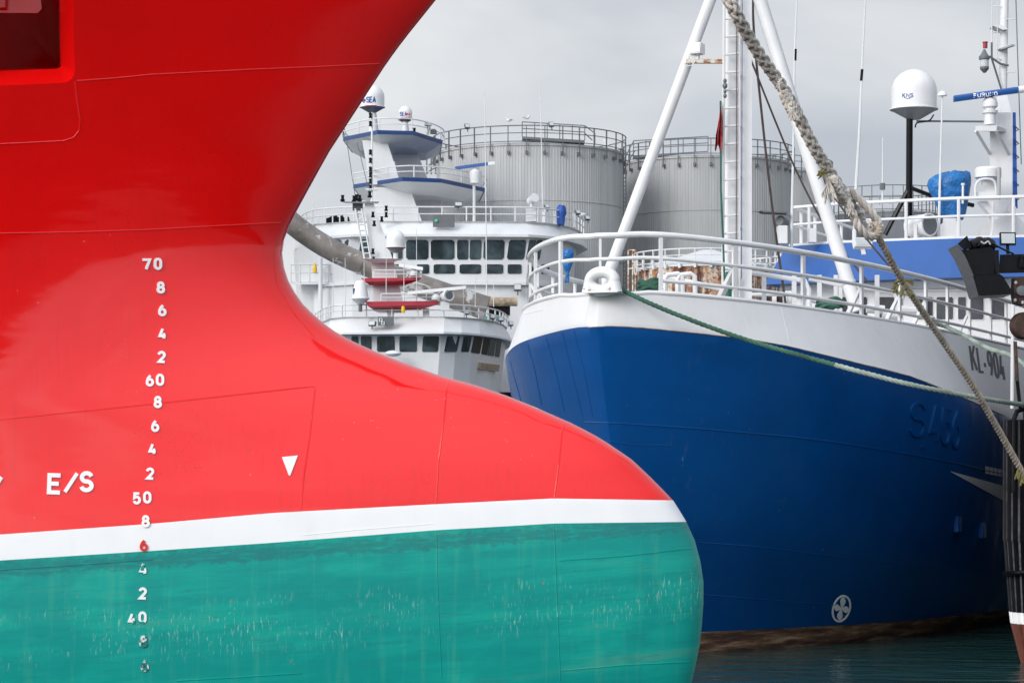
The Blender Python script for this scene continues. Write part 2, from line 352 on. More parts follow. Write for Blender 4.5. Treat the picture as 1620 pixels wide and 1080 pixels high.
# blue hull paint
m, t, b, oc = new_mat('blue_hull_paint'); M['bhull'] = m
n1 = t.noise(t.mapping(oc, (0.4, 0.4, 0.5)), 1.0, 4, 0.6); n2 = t.noise(t.mapping(oc, (5, 5, 0.4)), 1.0, 5, 0.65)
c = t.mix(t.ramp(n1, [(0.3, 0.0), (0.7, 1.0)]), (0.0005, 0.050, 0.195), (0.001, 0.064, 0.245))
c = t.mix(t.math('MULTIPLY', t.ramp(n2, [(0.5, 0.0), (0.75, 1.0)]), 0.2), c, (0.004, 0.05, 0.17))
sp = t.noise(t.mapping(oc, (10, 10, 3)), 1.0, 3, 0.6); c = t.mix(t.math('MULTIPLY', t.ramp(sp, [(0.72, 0.0), (0.75, 1.0)]), 0.35), c, (0.12, 0.22, 0.35))
scf = t.math('MULTIPLY', t.ramp(t.noise(t.mapping(oc, (2.5, 2.5, 14), (0, 0, 0), (0, 0.35, 0)), 1.0, 5, 0.7), [(0.63, 0.0), (0.70, 1.0)]), t.ramp(t.noise(oc, 0.45, 2, 0.5), [(0.48, 0.0), (0.62, 1.0)]))
c = t.mix(t.math('MULTIPLY', scf, 0.45), c, (0.003, 0.018, 0.07))
rw = t.math('MULTIPLY', t.ramp(t.noise(t.mapping(oc, (7, 7, 0.22), (3, 1, 0)), 1.0, 5, 0.6), [(0.60, 0.0), (0.74, 1.0)]), t.ramp(t.noise(t.mapping(oc, (1, 1, 1), (9, 2, 4)), 0.8, 3, 0.6), [(0.45, 0.0), (0.6, 1.0)]))
c = t.mix(t.math('MULTIPLY', rw, 0.30), c, (0.06, 0.09, 0.17))
t.link(c, b.inputs['Base Color']); b.inputs['Roughness'].default_value = 0.24; b.inputs['Specular IOR Level'].default_value = 0.35
fr = t.noise(t.mapping(oc, (1.7, 1.7, 0.25)), 1.0, 2, 0.4)
h = t.math('ADD', t.math('ADD', t.noise(t.mapping(oc, (0.8, 0.8, 0.8)), 1.0, 3, 0.5), t.math('MULTIPLY', fr, 0.5)), t.math('MULTIPLY', t.noise(oc, 16, 2, 0.5), 0.02))
bump(t, b, h, 0.5, 0.05)
# rust at the waterline
m, t, b, oc = new_mat('rusty_boot_top'); M['boot'] = m
c = t.ramp(t.noise(t.mapping(oc, (0.8, 0.8, 7)), 1.0, 7, 0.72), [(0.3, (0.02, 0.012, 0.01)), (0.44, (0.06, 0.03, 0.02)), (0.55, (0.17, 0.09, 0.05)), (0.68, (0.40, 0.29, 0.20))])
t.link(c, b.inputs['Base Color']); b.inputs['Roughness'].default_value = 0.75
bump(t, b, t.noise(oc, 9, 5, 0.7), 0.5, 0.03)
# water
m, t, b, oc = new_mat('harbour_water'); M['water'] = m
b.inputs['Base Color'].default_value = (0.016, 0.050, 0.050, 1); b.inputs['Roughness'].default_value = 0.03; b.inputs['IOR'].default_value = 1.33
h = t.math('ADD', t.noise(t.mapping(oc, (0.55, 1.0, 1)), 1.0, 3, 0.5, 0.4), t.math('MULTIPLY', t.noise(t.mapping(oc, (2.2, 4.5, 1)), 1.0, 3, 0.5, 0.3), 0.16))
bump(t, b, h, 0.85, 0.12)
# ------------------------------------------------------------------ stroke lettering
def arc(cx, cy, rx, ry, a0, a1, n=8):
    return [(cx+rx*math.cos(R_(a0+(a1-a0)*i/n)), cy+ry*math.sin(R_(a0+(a1-a0)*i/n))) for i in range(n+1)]
G = {
 '0': [arc(.3, .68, .3, .32, 0, 180)+arc(.3, .32, .3, .32, 180, 360)+['c']],
 'O': [arc(.3, .68, .3, .32, 0, 180)+arc(.3, .32, .3, .32, 180, 360)+['c']],
 '8': [arc(.3, .75, .25, .25, 0, 352, 14)+['c'], arc(.3, .27, .3, .27, 0, 352, 14)+['c']],
 '6': [arc(.3, .31, .3, .31, 0, 352, 14)+['c'], [(.0, .31), (.03, .52), (.14, .76), (.36, 1.0)]],
 '9': [arc(.3, .69, .3, .31, 0, 352, 14)+['c'], [(.6, .69), (.57, .48), (.46, .24), (.24, 0)]],
 '4': [[(.30, 1), (.0, .26), (.62, .26)], [(.43, .55), (.43, 0)]],
 '2': [arc(.3, .72, .3, .28, 175, -15, 9)+[(.42, .42), (.0, .0), (.62, .0)]],
 '7': [[(0, .86), (0, 1), (.6, 1), (.22, 0)]],
 '3': [arc(.28, .75, .28, .25, 170, -90, 9), arc(.28, .26, .32, .26, 90, -170, 9)],
 '5': [[(.56, 1), (.08, 1), (.05, .56)]+arc(.29, .33, .31, .33, 110, -160, 10)],
 'E': [[(.58, 1), (.0, 1), (.0, 0), (.58, 0)], [(.03, .51), (.50, .51)]],
 'S': [arc(.3, .75, .28, .25, 15, 265, 10)+arc(.3, .26, .3, .26, 85, -165, 10)],
 '/': [[(-.02, -.02), (.62, 1.02)]],
 'K': [[(0, 0), (0, 1)], [(.58, 1), (.0, .38)], [(.2, .58), (.60, 0)]],
 'L': [[(0, 1), (0, 0), (.55, 0)]], '-': [[(.08, .42), (.52, .42)]], '.': [[(.2, .0), (.2, .1)]],
 'F': [[(.58, 1), (.0, 1), (.0, 0)], [(.03, .52), (.48, .52)]],
 'U': [[(0, 1), (0, .3)]+arc(.3, .3, .3, .3, 180, 360)+[(.6, 1)]],
 'R': [[(0, 0), (0, 1), (.35, 1)]+arc(.35, .75, .24, .25, 90, -90, 6)+[(.03, .5)], [(.32, .5), (.60, 0)]],
 'N': [[(0, 0), (0, 1), (.6, 0), (.6, 1)]], 'A': [[(0, 0), (.3, 1), (.6, 0)], [(.12, .34), (.48, .34)]],
 'e': [[(.04, .36), (.56, .36)]+arc(.3, .34, .28, .34, 5, 310, 10)], 'a': [arc(.28, .3, .26, .3, 0, 352, 10)+['c'], [(.56, .62), (.56, 0)]],
 '~': [[(0, .5), (1, .5)]],
}
def ribbon(pts, hw):
    cl = pts[-1] == 'c'
    pts = [Vector((p[0], p[1])) for p in pts if p != 'c']
    q = [pts[0]]
    for p in pts[1:]:
        if (p-q[-1]).length > 1e-4: q.append(p)
    if cl and (q[0]-q[-1]).length < 1e-3: q.pop()
    d = []
    for a, b in zip(q, q[1:]+([q[0]] if cl else [])):           # subdivide long runs
        k = max(1, int((b-a).length/3.0)) if False else max(1, min(6, int((b-a).length/4.0)))
        for i in range(k): d.append(a+(b-a)*i/k)
    if not cl: d.append(q[-1])
    q = d; n = len(q); L = []; Rr = []
    for i in range(n):
        a = q[i-1] if (i or cl) else None; b = q[(i+1) % n] if (i < n-1 or cl) else None
        t0 = (q[i]-a).normalized() if a is not None else (b-q[i]).normalized()
        t1 = (b-q[i]).normalized() if b is not None else t0
        n0 = Vector((-t0.y, t0.x)); n1 = Vector((-t1.y, t1.x)); mm = n0+n1
        mm = mm.normalized() if mm.length > 1e-6 else n0
        k = hw/max(mm.dot(n0), 0.45)
        L.append(q[i]+mm*k); Rr.append(q[i]-mm*k)
    return L, Rr, cl
def glyph(mb, b, ch, u, v, wd, ht, stroke, lift=0.012, rot=0.0, shear=0.0, mi=0, keep=None):
    """one character centred on photo pixel (u, v), laid on the surface b as a raised plate"""
    cr, sr = math.cos(R_(rot)), math.sin(R_(rot))
    for k, st in enumerate(G[ch]):
        pts = [p if p == 'c' else ((p[0]/.6-.5)*wd, (p[1]-.5)*ht) for p in st]
        L, Rr, cl = ribbon(pts, stroke/2)
        f, g = [], []
        for a, c in zip(L, Rr):
            for p, lst in ((a, f), (c, g)):
                x, y = p.x+shear*p.y, p.y
                h = hit(b, u+x*cr-y*sr*-1*-1, v-(y*cr+x*sr))
                if h is None: return
                lst.append(h)
        up = lift+0.0015*k
        n = len(f); vs = []
        for lst in (f, g):
            for (p, nn) in lst: vs.append(p+nn*up)
        for lst in (f, g):
            for (p, nn) in lst: vs.append(p-nn*0.02)
        fs = []
        for i in range(n if cl else n-1):
            j = (i+1) % n
            fs += [(i, j, n+j, n+i), (i, j, 2*n+j, 2*n+i), (n+i, n+j, 3*n+j, 3*n+i)]
        if not cl: fs += [(0, n, 3*n, 2*n), (n-1, 2*n-1, 4*n-1, 3*n-1)]
        mb.add(vs, fs, mi)
def on_surface(b, pts, off=0.0, sub=12):
    out = []
    for (a, c) in zip(pts, pts[1:]):
        for i in range(sub):
            t = i/sub; h = hit(b, a[0]+(c[0]-a[0])*t, a[1]+(c[1]-a[1])*t)
            if h: out.append(h[0]+h[1]*off)
    h = hit(b, *pts[-1])
    if h: out.append(h[0]+h[1]*off)
    return out
def seam(b, m, parent, pts, r, off=0.0, name='weld_seam', sub=12):
    p = on_surface(b, pts, off, sub)
    if len(p) > 1: MB().tube(p, r, 6).build(name, m, parent)
def plate(mb, b, poly, lift, back=0.03, mi=0):
    hs = [hit(b, *p) for p in poly]
    if any(h is None for h in hs): return False
    mb.loft([[p-n*back for p, n in hs], [p+n*lift for p, n in hs]], mi=mi); return True
def patch(mb, b, q, lift, nx=14, ny=6):
    def pt(i, j):
        x, y = i/nx, j/ny; u = (q[0][0]*(1-x)+q[1][0]*x)*(1-y)+(q[3][0]*(1-x)+q[2][0]*x)*y; v = (q[0][1]*(1-x)+q[1][1]*x)*(1-y)+(q[3][1]*(1-x)+q[2][1]*x)*y
        return hit(b, u, v)
    g = [[pt(i, j) for i in range(nx+1)] for j in range(ny+1)]
    if any(h is None for r in g for h in r): return
    vs = [p+n*lift for r in g for p, n in r]
    mb.add(vs, [(j*(nx+1)+i, j*(nx+1)+i+1, (j+1)*(nx+1)+i+1, (j+1)*(nx+1)+i) for j in range(ny) for i in range(nx)])
def window(b, parent, q, m='glass', lift=0.03, frame='white2', fw=1.2, cut=0.12):
    """four photo corners (tl, tr, br, bl) laid on wall b: a frame and a glass pane with clipped corners"""
    def oct_(g):
        c = [Vector(p) for p in q]; ce = sum(c, Vector((0, 0)))/4
        o = []
        for i in range(4):
            p = c[i]; a = c[i-1]; d = c[(i+1) % 4]
            p2 = p+(p-ce).normalized()*g
            o += [p2+(a-p)*cut, p2+(d-p)*cut]
        return o
    mb = MB()
    if not plate(mb, b, oct_(fw), lift*0.5): return None
    fr = mb.build('window_frame', M[frame], parent, smooth=0) if fw else None
    pm = MB(); plate(pm, b, oct_(0), lift)
    return pm.build('window', M[m], parent, smooth=0)
def railing(parent, pts, hts, r, nposts, m, postr=None, name='guard_rail', ends=None):
    """rails above a foot path; every post is a sub-part"""
    up = Vector((0, 0, 1)); mb = MB()
    for i, h in enumerate(hts): mb.tube([p+up*h for p in pts], r if i == 0 else r*0.75, 6)
    o = mb.build(name, m, parent)
    d = [0]
    for a, c in zip(pts, pts[1:]): d.append(d[-1]+(c-a).length)
    for k in range(nposts):
        s = d[-1]*k/max(nposts-1, 1); i = 0
        while i < len(d)-2 and d[i+1] < s: i += 1
        p = pts[i].lerp(pts[i+1], (s-d[i])/max(d[i+1]-d[i], 1e-6))
        MB().tube([p, p+up*max(hts)], postr or r, 6).build('stanchion', m, o)
    return o
def rope_mesh(mb, path, R, strands, pitch, rs, sgn=1, n=7, step=0.02, plait=False):
    L = sum((b-a).length for a, b in zip(path, path[1:])); k = max(8, int(L/step)); c = curve(path, k)
    T = [(c[min(i+1, k)]-c[max(i-1, 0)]).normalized() for i in range(k+1)]
    U = []; up = Vector((0, -1, 0))
    for t_ in T:
        up = (up-t_*up.dot(t_)).normalized(); U.append(up.copy())
    for s in range(strands):
        pts = []
        for i in range(k+1):
            th = sgn*2*math.pi*(L*i/k)/pitch+2*math.pi*s/strands
            rr = R*(1+(0.22*math.cos(strands*th*1.0+ (0 if sgn > 0 else math.pi)) if plait else 0))
            pts.append(c[i]+(U[i]*math.cos(th)+T[i].cross(U[i])*math.sin(th))*rr)
        mb.tube(pts, rs, n)
    return c
def dome(parent, u, v0, v1, hw, Y, m, under=10, name='satellite_dome', neck=0.35):
    r = m_(hw, Y); zt, zb = Zv(v0, Y), Zv(v1, Y); H = zt-zb; c = P(u, v1, Y)
    prof = [(r*neck, -m_(under, Y)), (r*0.97, -0.02*r), (r*1.06, 0.0), (r*1.06, 0.05*r), (r*0.985, 0.07*r), (r, H-r)]
    prof += [(r*math.cos(R_(a)), H-r+r*math.sin(R_(a))) for a in range(10, 90, 10)]+[(0.001, H)]
    mb = MB().lathe(c, prof[2:], n=36); mb.lathe(c, prof[:3], n=36, mi=1); o = mb.build(name, [m, M['under']], parent, smooth=30); return o, mb.bvh()
def lampbox(parent, u, v, Y, wpx, hpx, dpx=8, yaw=0, pitch=-20, body='dgrey', lens='lens', name='floodlight'):
    rot = Matrix.Rotation(R_(yaw), 3, 'Z') @ Matrix.Rotation(R_(pitch), 3, 'X')
    ax = [rot @ Vector(a) for a in ((1, 0, 0), (0, 1, 0), (0, 0, 1))]
    c = P(u, v, Y); s = Y/F
    o = MB().box(c, (wpx*s, dpx*s, hpx*s), ax).box(c+ax[1]*dpx*s*0.8, (wpx*s*.5, dpx*s*.7, hpx*s*.6), ax).box(c-ax[2]*hpx*s*.75+ax[1]*dpx*s*.3, (wpx*s*.2, dpx*s*.3, hpx*s*.9), ax).build(name, M[body], parent, smooth=0)
    MB().box(c-ax[1]*(dpx*s*0.5+0.004), (wpx*s*.84, 0.012, hpx*s*.8), ax).build('lens', M[lens], o, smooth=0)
    return o
def whip(parent, pts, Y, wpx, m='white2', name='antenna'):
    p = [P(a[0], a[1], Y) for a in pts]
    r0 = m_(wpx/2, Y); return MB().tube(p, [r0*(1-0.55*i/max(len(p)-1, 1)) for i in range(len(p))], 6).build(name, M[m], parent)
def structure(o): o['kind'] = 'structure'; return o
# ------------------------------------------------------------------ water and shore
structure(MB().add([(-900, -600, 0), (900, -600, 0), (900, 1500, 0), (-900, 1500, 0)], [(0, 1, 2, 3)]).build('water', M['water'], smooth=0, recalc=False))
structure(MB().box((60, 400, -1.0), (700, 490, 6.0)).build('quay', M['land'], smooth=0))
# the quay the photographer stands on: concrete deck with a kerb, its wall dropping into the water
MB().box((0, -30.0, -0.9), (220, 76.6, 6.2)).build('quay_apron', M['apron'], smooth=0)['kind'] = 'structure'
MB().box((0, 7.9, 2.36), (220, 0.45, 0.30)).build('kerb', M['apron'], smooth=0)['kind'] = 'structure'
# ================================================================== RED SHIP
YC = 21.9                                       # distance of the red ship's centre plane
red = thing('red_ship', 'big red ship with white stripe and teal bulbous bow, largest and nearest ship', 'ship', (0, YC, 0))
STEM = [(985, -420), (905, -310), (830, -210), (760, -110), (725, -52), (690, 0), (640, 62), (612, 100), (570, 165), (521, 240), (482, 310), (460, 350), (450, 375), (446, 400), (450, 430), (461, 455), (480, 482), (506, 507), (540, 531),
        (580, 550), (640, 574), (700, 595), (750, 608), (800, 625), (850, 645), (900, 668), (950, 696), (1000, 730), (1035, 762), (1065, 791), (1086, 825), (1104, 865), (1113, 915), (1113, 965), (1107, 1020),
        (1095, 1080), (1060, 1180), (1000, 1310), (920, 1430), (780, 1570), (560, 1670), (300, 1715), (0, 1730)]
# leading rows: (index along the stem, row height at the left edge u=0, half breadth at u=0, roundness)
sl = [0.0]
for a, b in zip(STEM, STEM[1:]): sl.append(sl[-1]+math.hypot(a[0]-b[0], a[1]-b[1]))
def stem_at(t):
    return (interp([(s, p[0]) for s, p in zip(sl, STEM)], t), interp([(s, p[1]) for s, p in zip(sl, STEM)], t))
def stem_t(u, v):
    i = min(range(len(STEM)), key=lambda k: abs(STEM[k][0]-u)+abs(STEM[k][1]-v)); return sl[i]
TT = [(stem_t(985, -420), -400, 3.0, 0.9), (stem_t(760, -110), -80, 1.98, 0.84), (stem_t(690, 0), 38, 1.76, 0.81), (stem_t(612, 100), 132, 1.62, 0.77), (stem_t(521, 240), 262, 1.43, 0.71), (stem_t(446, 400), 418, 1.27, 0.60),
      (stem_t(506, 507), 560, 1.215, 0.55), (stem_t(700, 595), 662, 1.215, 0.53), (stem_t(900, 668), 760, 1.215, 0.515), (stem_t(1065, 791), 845, 1.235, 0.50), (stem_t(1086, 825), 886, 1.24, 0.50),
      (stem_t(1113, 965), 990, 1.235, 0.50), (stem_t(1095, 1080), 1095, 1.20, 0.50), (stem_t(1000, 1310), 1330, 1.05, 0.52), (stem_t(560, 1670), 1660, 0.7, 0.6), (stem_t(0, 1730), 1735, 0.2, 0.8)]
T0, T1 = TT[0][0], TT[-1][0]
ST = [(0, 845), (240, 828), (430, 811), (690, 797), (875, 788), (1065, 791)]
SB = [(0, 886), (230, 871.5), (430, 858), (690, 838), (800, 832), (875, 827.5), (1086, 825)]
tt, tb = stem_t(1065, 791), stem_t(1086, 825)
def red_row(t):
    """(u, v, half breadth) along one row, from the stem aft"""
    uS, vS = stem_at(t); vL = smoothi([(a[0], a[1]) for a in TT], t); H = smoothi([(a[0], a[2]) for a in TT], t); p = smoothi([(a[0], a[3]) for a in TT], t)
    UL = -420.0; out = []; N = 96
    for i in range(N+1):
        f = (i/N)**2.2; u = uS+(UL-uS)*f
        g = (uS-u)/max(uS, 60.0)
        def sh(pts):                       # shape of the painted lines, stretched to this row
            return None
        lin = vS+(vL-vS)*g**0.92
        w0 = max(0.0, 1-abs(t-tt)/230.0) if t < tt else (max(0.0, 1-abs(t-tb)/260.0) if t > tb else 1.0)
        if w0 > 0:
            x = u
            a = interp(ST, x)-(791+(845-791)*((1065-x)/1065.0)**0.92 if x < 1065 else 791)
            b = interp(SB, x)-(825+(886-825)*((1086-x)/1086.0)**0.92 if x < 1086 else 825)
            k = 0 if t <= tt else (1 if t >= tb else (t-tt)/(tb-tt))
            lin += w0*(a*(1-k)+b*k)
        s = (uS-u)*20.6/F
        hb = H*max(g, 0.0)**p+0.045*(1-math.exp(-s/0.03))
        if g > 1: hb = H*(1+p*(g-1)*0.75)+0.045
        out.append((u, lin, hb))
    return out
ts = []
def lin_(a, b, n): return [a+(b-a)*i/n for i in range(n)]
ts = lin_(T0, tt, 78)+lin_(tt, tb, 4)+lin_(tb, T1, 50)+[T1]
near, far, mats_row = [], [], []
mbh = MB(); nv = 97
for t in ts:
    row = red_row(t); near.append([]); far.append([])
    for i, (u, v, hb) in enumerate(row):
        p = P(u, v, YC-hb) if i else P(u, v, YC)
        mbh.v.append(p); near[-1].append(len(mbh.v)-1)
        if i == 0: far[-1].append(near[-1][0])
        else: mbh.v.append(Vector((p.x, 2*YC-p.y, p.z))); far[-1].append(len(mbh.v)-1)
def face(f, mi):
    g = []
    for x in f:
        if x not in g: g.append(x)
    if len(g) > 2: mbh.f.append(tuple(g)); mbh.m.append(mi)
for j in range(len(ts)-1):
    tm = (ts[j]+ts[j+1])/2; mi = 0 if tm < tt else (1 if tm < tb else 2)
    for i in range(nv-1):
        face((near[j][i], near[j][i+1], near[j+1][i+1], near[j+1][i]), mi)
        face((far[j][i], far[j+1][i], far[j+1][i+1], far[j][i+1]), mi)
    face((near[j][-1], far[j][-1], far[j+1][-1], near[j+1][-1]), mi)
for i in range(nv-1):
    face((near[0][i], far[0][i], far[0][i+1], near[0][i+1]), 0)
    face((near[-1][i], near[-1][i+1], far[-1][i+1], far[-1][i]), 2)
rb = mbh.bvh()
hull = mbh.build('hull', [M['red'], M['stripe'], M['teal']], red, smooth=40)
# anchor recess cut into the flare
def hy(u, v):
    h = hit(rb, u, v); return h[0].y
yp = hy(60, 60)
def ring(u1, v1, off, r=10):
    pts = [(-200, -170), (u1-5, -170), (u1-3, -60)]
    pts += [(u1-r+r*math.sin(R_(a)), v1-r+r*math.cos(R_(a))) for a in (90, 68, 45, 22, 0)]
    pts += [(0, v1+4), (-200, v1+12)]
    return [P(a, b2, hy(a, b2)+off) for a, b2 in pts]
cut = MB().loft([ring(126, 139, -0.5, 26), ring(119, 132, -0.004, 20), ring(97, 109, 0.20, 8), ring(92, 104, 2.2, 4)])
co = cut.build('anchor_recess', [M['red'], M['stripe'], M['teal']], red, smooth=0)
md = hull.modifiers.new('recess', 'BOOLEAN'); md.operation = 'DIFFERENCE'; md.object = co; md.solver = 'EXACT'
bpy.context.view_layer.update()
dg = bpy.context.evaluated_depsgraph_get()
nm = bpy.data.meshes.new_from_object(hull.evaluated_get(dg)); hull.modifiers.clear(); hull.data = nm
nm.shade_smooth(); nm.set_sharp_from_angle(angle=R_(32))
bpy.data.objects.remove(co)
# anchor stowed in the recess: shank with a fluke showing at the top corner
an = MB()
yf = yp+0.55
an.loft([[P(-60, -60, yf), P(58, -60, yf), P(66, 14, yf), P(60, 21, yf), P(-60, 20, yf)], [P(-60, -60, yf+0.3), P(56, -60, yf+0.3), P(60, 8, yf+0.35), P(56, 14, yf+0.35), P(-60, 14, yf+0.35)]])
an.loft([[P(-60, -70, yf-0.08), P(10, -70, yf-0.08), P(8, 12, yf-0.06), P(-60, 14, yf-0.06)], [P(-60, -70, yf), P(14, -70, yf), P(12, 17, yf), P(-60, 18, yf)]])
an.build('anchor', M['ured'], red, smooth=0)
# plate seams
sred = M['red']
for pts in ([(122, 128), (180, 124), (240, 118), (400, 110), (500, 106), (600, 101)], [(0, 369), (120, 367), (240, 363), (330, 358), (444, 352)],
            [(0, 663), (110, 652), (230, 640), (350, 627), (497, 611)], [(499, 612), (490, 690), (480, 760), (476, 806)],
            [(708, 604), (703, 660), (694, 730), (690, 797)], [(891, 670), (886, 720), (877, 788)],
            [(118, 130), (121, 158), (126, 190), (125, 207), (116, 218), (100, 223), (0, 228)]):
    seam(rb, sred, hull, pts, 0.007, -0.002)
for pts in ([(0, 901), (120, 893), (240, 884)], [(885, 886), (985, 879), (1092, 867)], [(888, 1060), (990, 1051), (1090, 1046)], [(280, 1076), (380, 1070), (476, 1064)], [(690, 838), (692, 930), (698, 1070)], [(876, 828), (880, 930), (886, 1075)]):
    seam(rb, M['teal'], hull, pts, 0.008, -0.003)
seam(rb, M['stripe'], hull, [(480, 846), (560, 838), (685, 828)], 0.004, -0.001)
# stem bar: narrow rounded plate following the bow profile, with its two butt joints
for (u, v) in ((512, 243), (606, 102)):
    pass
# draft marks
def mark(txt, parts, m='markw', hgt=15.2, wdt=9.0, st=4.1, lift=0.012):
    mb = MB()
    for ch, u, v in parts: glyph(mb, rb, ch, u, v, wdt, hgt, st, lift, rot=-1, shear=-0.02)
    o = mb.build('draft_mark', M[m], hull, smooth=0); return o
for pr in ([('7', 232, 418.5), ('0', 249.5, 417.5)], [('8', 254, 455)], [('6', 256.5, 491)], [('4', 257, 528)], [('2', 255.5, 565)], [('6', 237, 602), ('0', 253, 601)], [('8', 249.5, 636)],
           [('6', 245.5, 673.5)], [('4', 241.5, 710)], [('2', 237.5, 749)], [('5', 216.5, 788), ('0', 233, 786.5)], [('8', 230.5, 824)]):
    mark('', pr)
mark('', [('6', 227.5, 862)], 'markr')
wm, t, b, oc = new_mat('worn_marking_white'); M['wornw'] = wm
c = t.mix(t.ramp(t.noise(oc, 11, 2, 0.5), [(0.37, 1.0), (0.40, 0.0)]), (0.78, 0.80, 0.78), (0.004, 0.24, 0.21)); t.link(c, b.inputs['Base Color'])
wm, t, b, oc = new_mat('scraped_marking'); M['wornd'] = wm
c = t.mix(t.ramp(t.noise(oc, 14, 3, 0.6), [(0.50, 0.0), (0.56, 1.0)]), (0.015, 0.14, 0.15), (0.62, 0.66, 0.64)); t.link(c, b.inputs['Base Color'])
for pr in ([('4', 227, 899)], [('2', 226, 938)], [('4', 209, 978), ('0', 225.5, 976)], [('8', 227, 1014)], [('6', 229, 1052)]):
    mark('', pr, 'wornw' if pr[0][2] < 1000 and pr[0][0] != '2' else ('wornd' if pr[0][2] > 1000 else 'markw'), lift=0.008)
mb = MB(); glyph(mb, rb, 'E', 87, 765, 18, 27, 6.6, rot=-2); glyph(mb, rb, '/', 112.5, 763, 17, 29, 5.8, rot=-2); glyph(mb, rb, 'S', 137, 761.5, 16.5, 27, 6.6, rot=-2)
mb.build('lettering', M['markw'], hull, smooth=0)
mb = MB(); glyph(mb, rb, '/', -7, 769, 17, 29, 5.8, rot=-2); mb.build('lettering', M['markw'], hull, smooth=0)
mb = MB(); plate(mb, rb, [(446, 723), (471, 720.5), (459, 752), (457, 752)], 0.012); mb.build('triangle_mark', M['markw'], hull, smooth=0)
# ================================================================== BLUE FISHING VESSEL
PHI = R_(25.0); SP, CP = math.sin(PHI), math.cos(PHI); BX, BY = 1.5, 45.0
def S(a, lat, z): return Vector((BX+a*SP+lat*CP, BY+a*CP-lat*SP, z))
blue = thing('fishing_vessel', 'blue fishing vessel with white bulwark and white tripod mast, moored bow-on', 'fishing boat', (BX, BY, 0))
# levels: (z fraction of the paint line, stem offset, half breadth, run, power)
def hbf(f, s):                                   # f: 0 keel .. 1 waterline .. 2 paint line .. 3 gunwale
    def L(vals):
        k = list(zip((0, 1, 1.45, 2, 3), vals)); return smoothi(k, f) if f < 2 else interp(k, f)
    B = L((1.2, 4.4, 4.5, 4.6, 3.9)); ln = L((5.0, 4.6, 3.1, 2.7, 2.9)); p = L((2.0, 1.55, 1.2, 0.93, 0.74))
    return B*(1-math.exp(-s/ln))**p+0.10*(1-math.exp(-s/0.05))
hb0 = hbf
def hbf(f, s): return hb0(f, s) if f <= 2 else hb0(2, s)*(3-f)+hb0(3, s)*(f-2)
def stem0(f): return smoothi([(0, 4.2), (1, 2.6), (1.45, 1.35), (2, 0.15)], f) if f <= 2 else 0.15+0.1*(f-2)
C_TOP = [(935, 465), (965, 461), (1000, 461), (1060, 464), (1150, 472), (1240, 482), (1340, 496), (1415, 508), (1490, 522), (1600, 546), (1700, 570)]
C_PNT = [(925, 518), (960, 516), (980, 516), (1025, 519), (1105, 527), (1180, 535.5), (1250, 548), (1320, 565), (1441, 595), (1525, 629), (1595, 660), (1700, 706)]
def zcurve(f, crv):
    out = []
    for i in range(61):
        s = 22.0*(i/60)**1.5; a = stem0(f)+s; p = S(a, hbf(f, s), 0); u = 810+p.x/p.y*F
        out.append((a, CAMH-(smoothi(crv, u)-HV)/F*p.y))
    return out
ZT = zcurve(3, C_TOP); ZP = zcurve(2, C_PNT)
def ztop(a): return clampi(ZT, a)
def zpnt(a): return clampi(ZP, a)
def zlev(f, a):
    if f <= 1: return -2.6+2.6*f
    if f <= 2: return zpnt(a)*(f-1)
    return zpnt(a)+(ztop(a)-zpnt(a))*(f-2)
NS = 84
fr_ = [0.0, 0.4, 0.75, 1.0, 1.03, 1.06, 1.075]+[1.075+0.925*i/26 for i in range(1, 27)]+[2+i/8 for i in range(1, 9)]
mbb = MB(); gr = {1: [], -1: []}
for f in fr_:
    for sd in (1, -1):
        gr[sd].append([])
    for i in range(NS+1):
        s = 34.0*(i/NS)**2.3; a = stem0(f)+s; z = zlev(f, a); h = hbf(f, s)
        if i == 0:
            mbb.v.append(S(a, 0, z)); k = len(mbb.v)-1; gr[1][-1].append(k); gr[-1][-1].append(k)
        else:
            for sd in (1, -1):
                mbb.v.append(S(a, sd*h, z)); gr[sd][-1].append(len(mbb.v)-1)
for j in range(len(fr_)-1):
    fm = (fr_[j]+fr_[j+1])/2; mi = 2 if fm < 1.07 else (0 if fm < 2 else 1)
    for sd in (1, -1):
        g = gr[sd]
        for i in range(NS):
            q = [g[j][i], g[j][i+1], g[j+1][i+1], g[j+1][i]]
            q2 = []
            for x in q:
                if x not in q2: q2.append(x)
            mbb.f.append(tuple(q2)); mbb.m.append(mi)
    mbb.f.append((gr[1][j][-1], gr[-1][j][-1], gr[-1][j+1][-1], gr[1][j+1][-1])); mbb.m.append(mi)
bb = mbb.bvh()
bh = mbb.build('hull', [M['bhull'], M['offwhite'], M['boot']], blue, smooth=24)
def gun(sd, s, up=0.0, inset=0.12):
    h = max(hbf(3, s)-inset, 0.0); return S(stem0(3)+s+(inset if s < 0.5 else 0)*0.6, sd*h, ztop(s)+up)
dk = MB()
gl = [gun(-1, 34.0*(i/50)**2.0, -0.06, 0.02) for i in range(50, 0, -1)]+[gun(1, 34.0*(i/50)**2.0, -0.06, 0.02) for i in range(0, 51)]
n = len(gl)
dk.add(gl, [(i, i+1, n-2-i, n-1-i) for i in range(n//2)]).build('deck', M['grey'], blue, smooth=0)
mb = MB().tube([gun(-1, 30.0*(i/60)**2.2, -0.02, 0.02) for i in range(60, 0, -1)]+[gun(1, 30.0*(i/60)**2.2, -0.02, 0.02) for i in range(0, 61)], 0.045, 8)
mb.build('gunwale', M['offwhite'], blue)
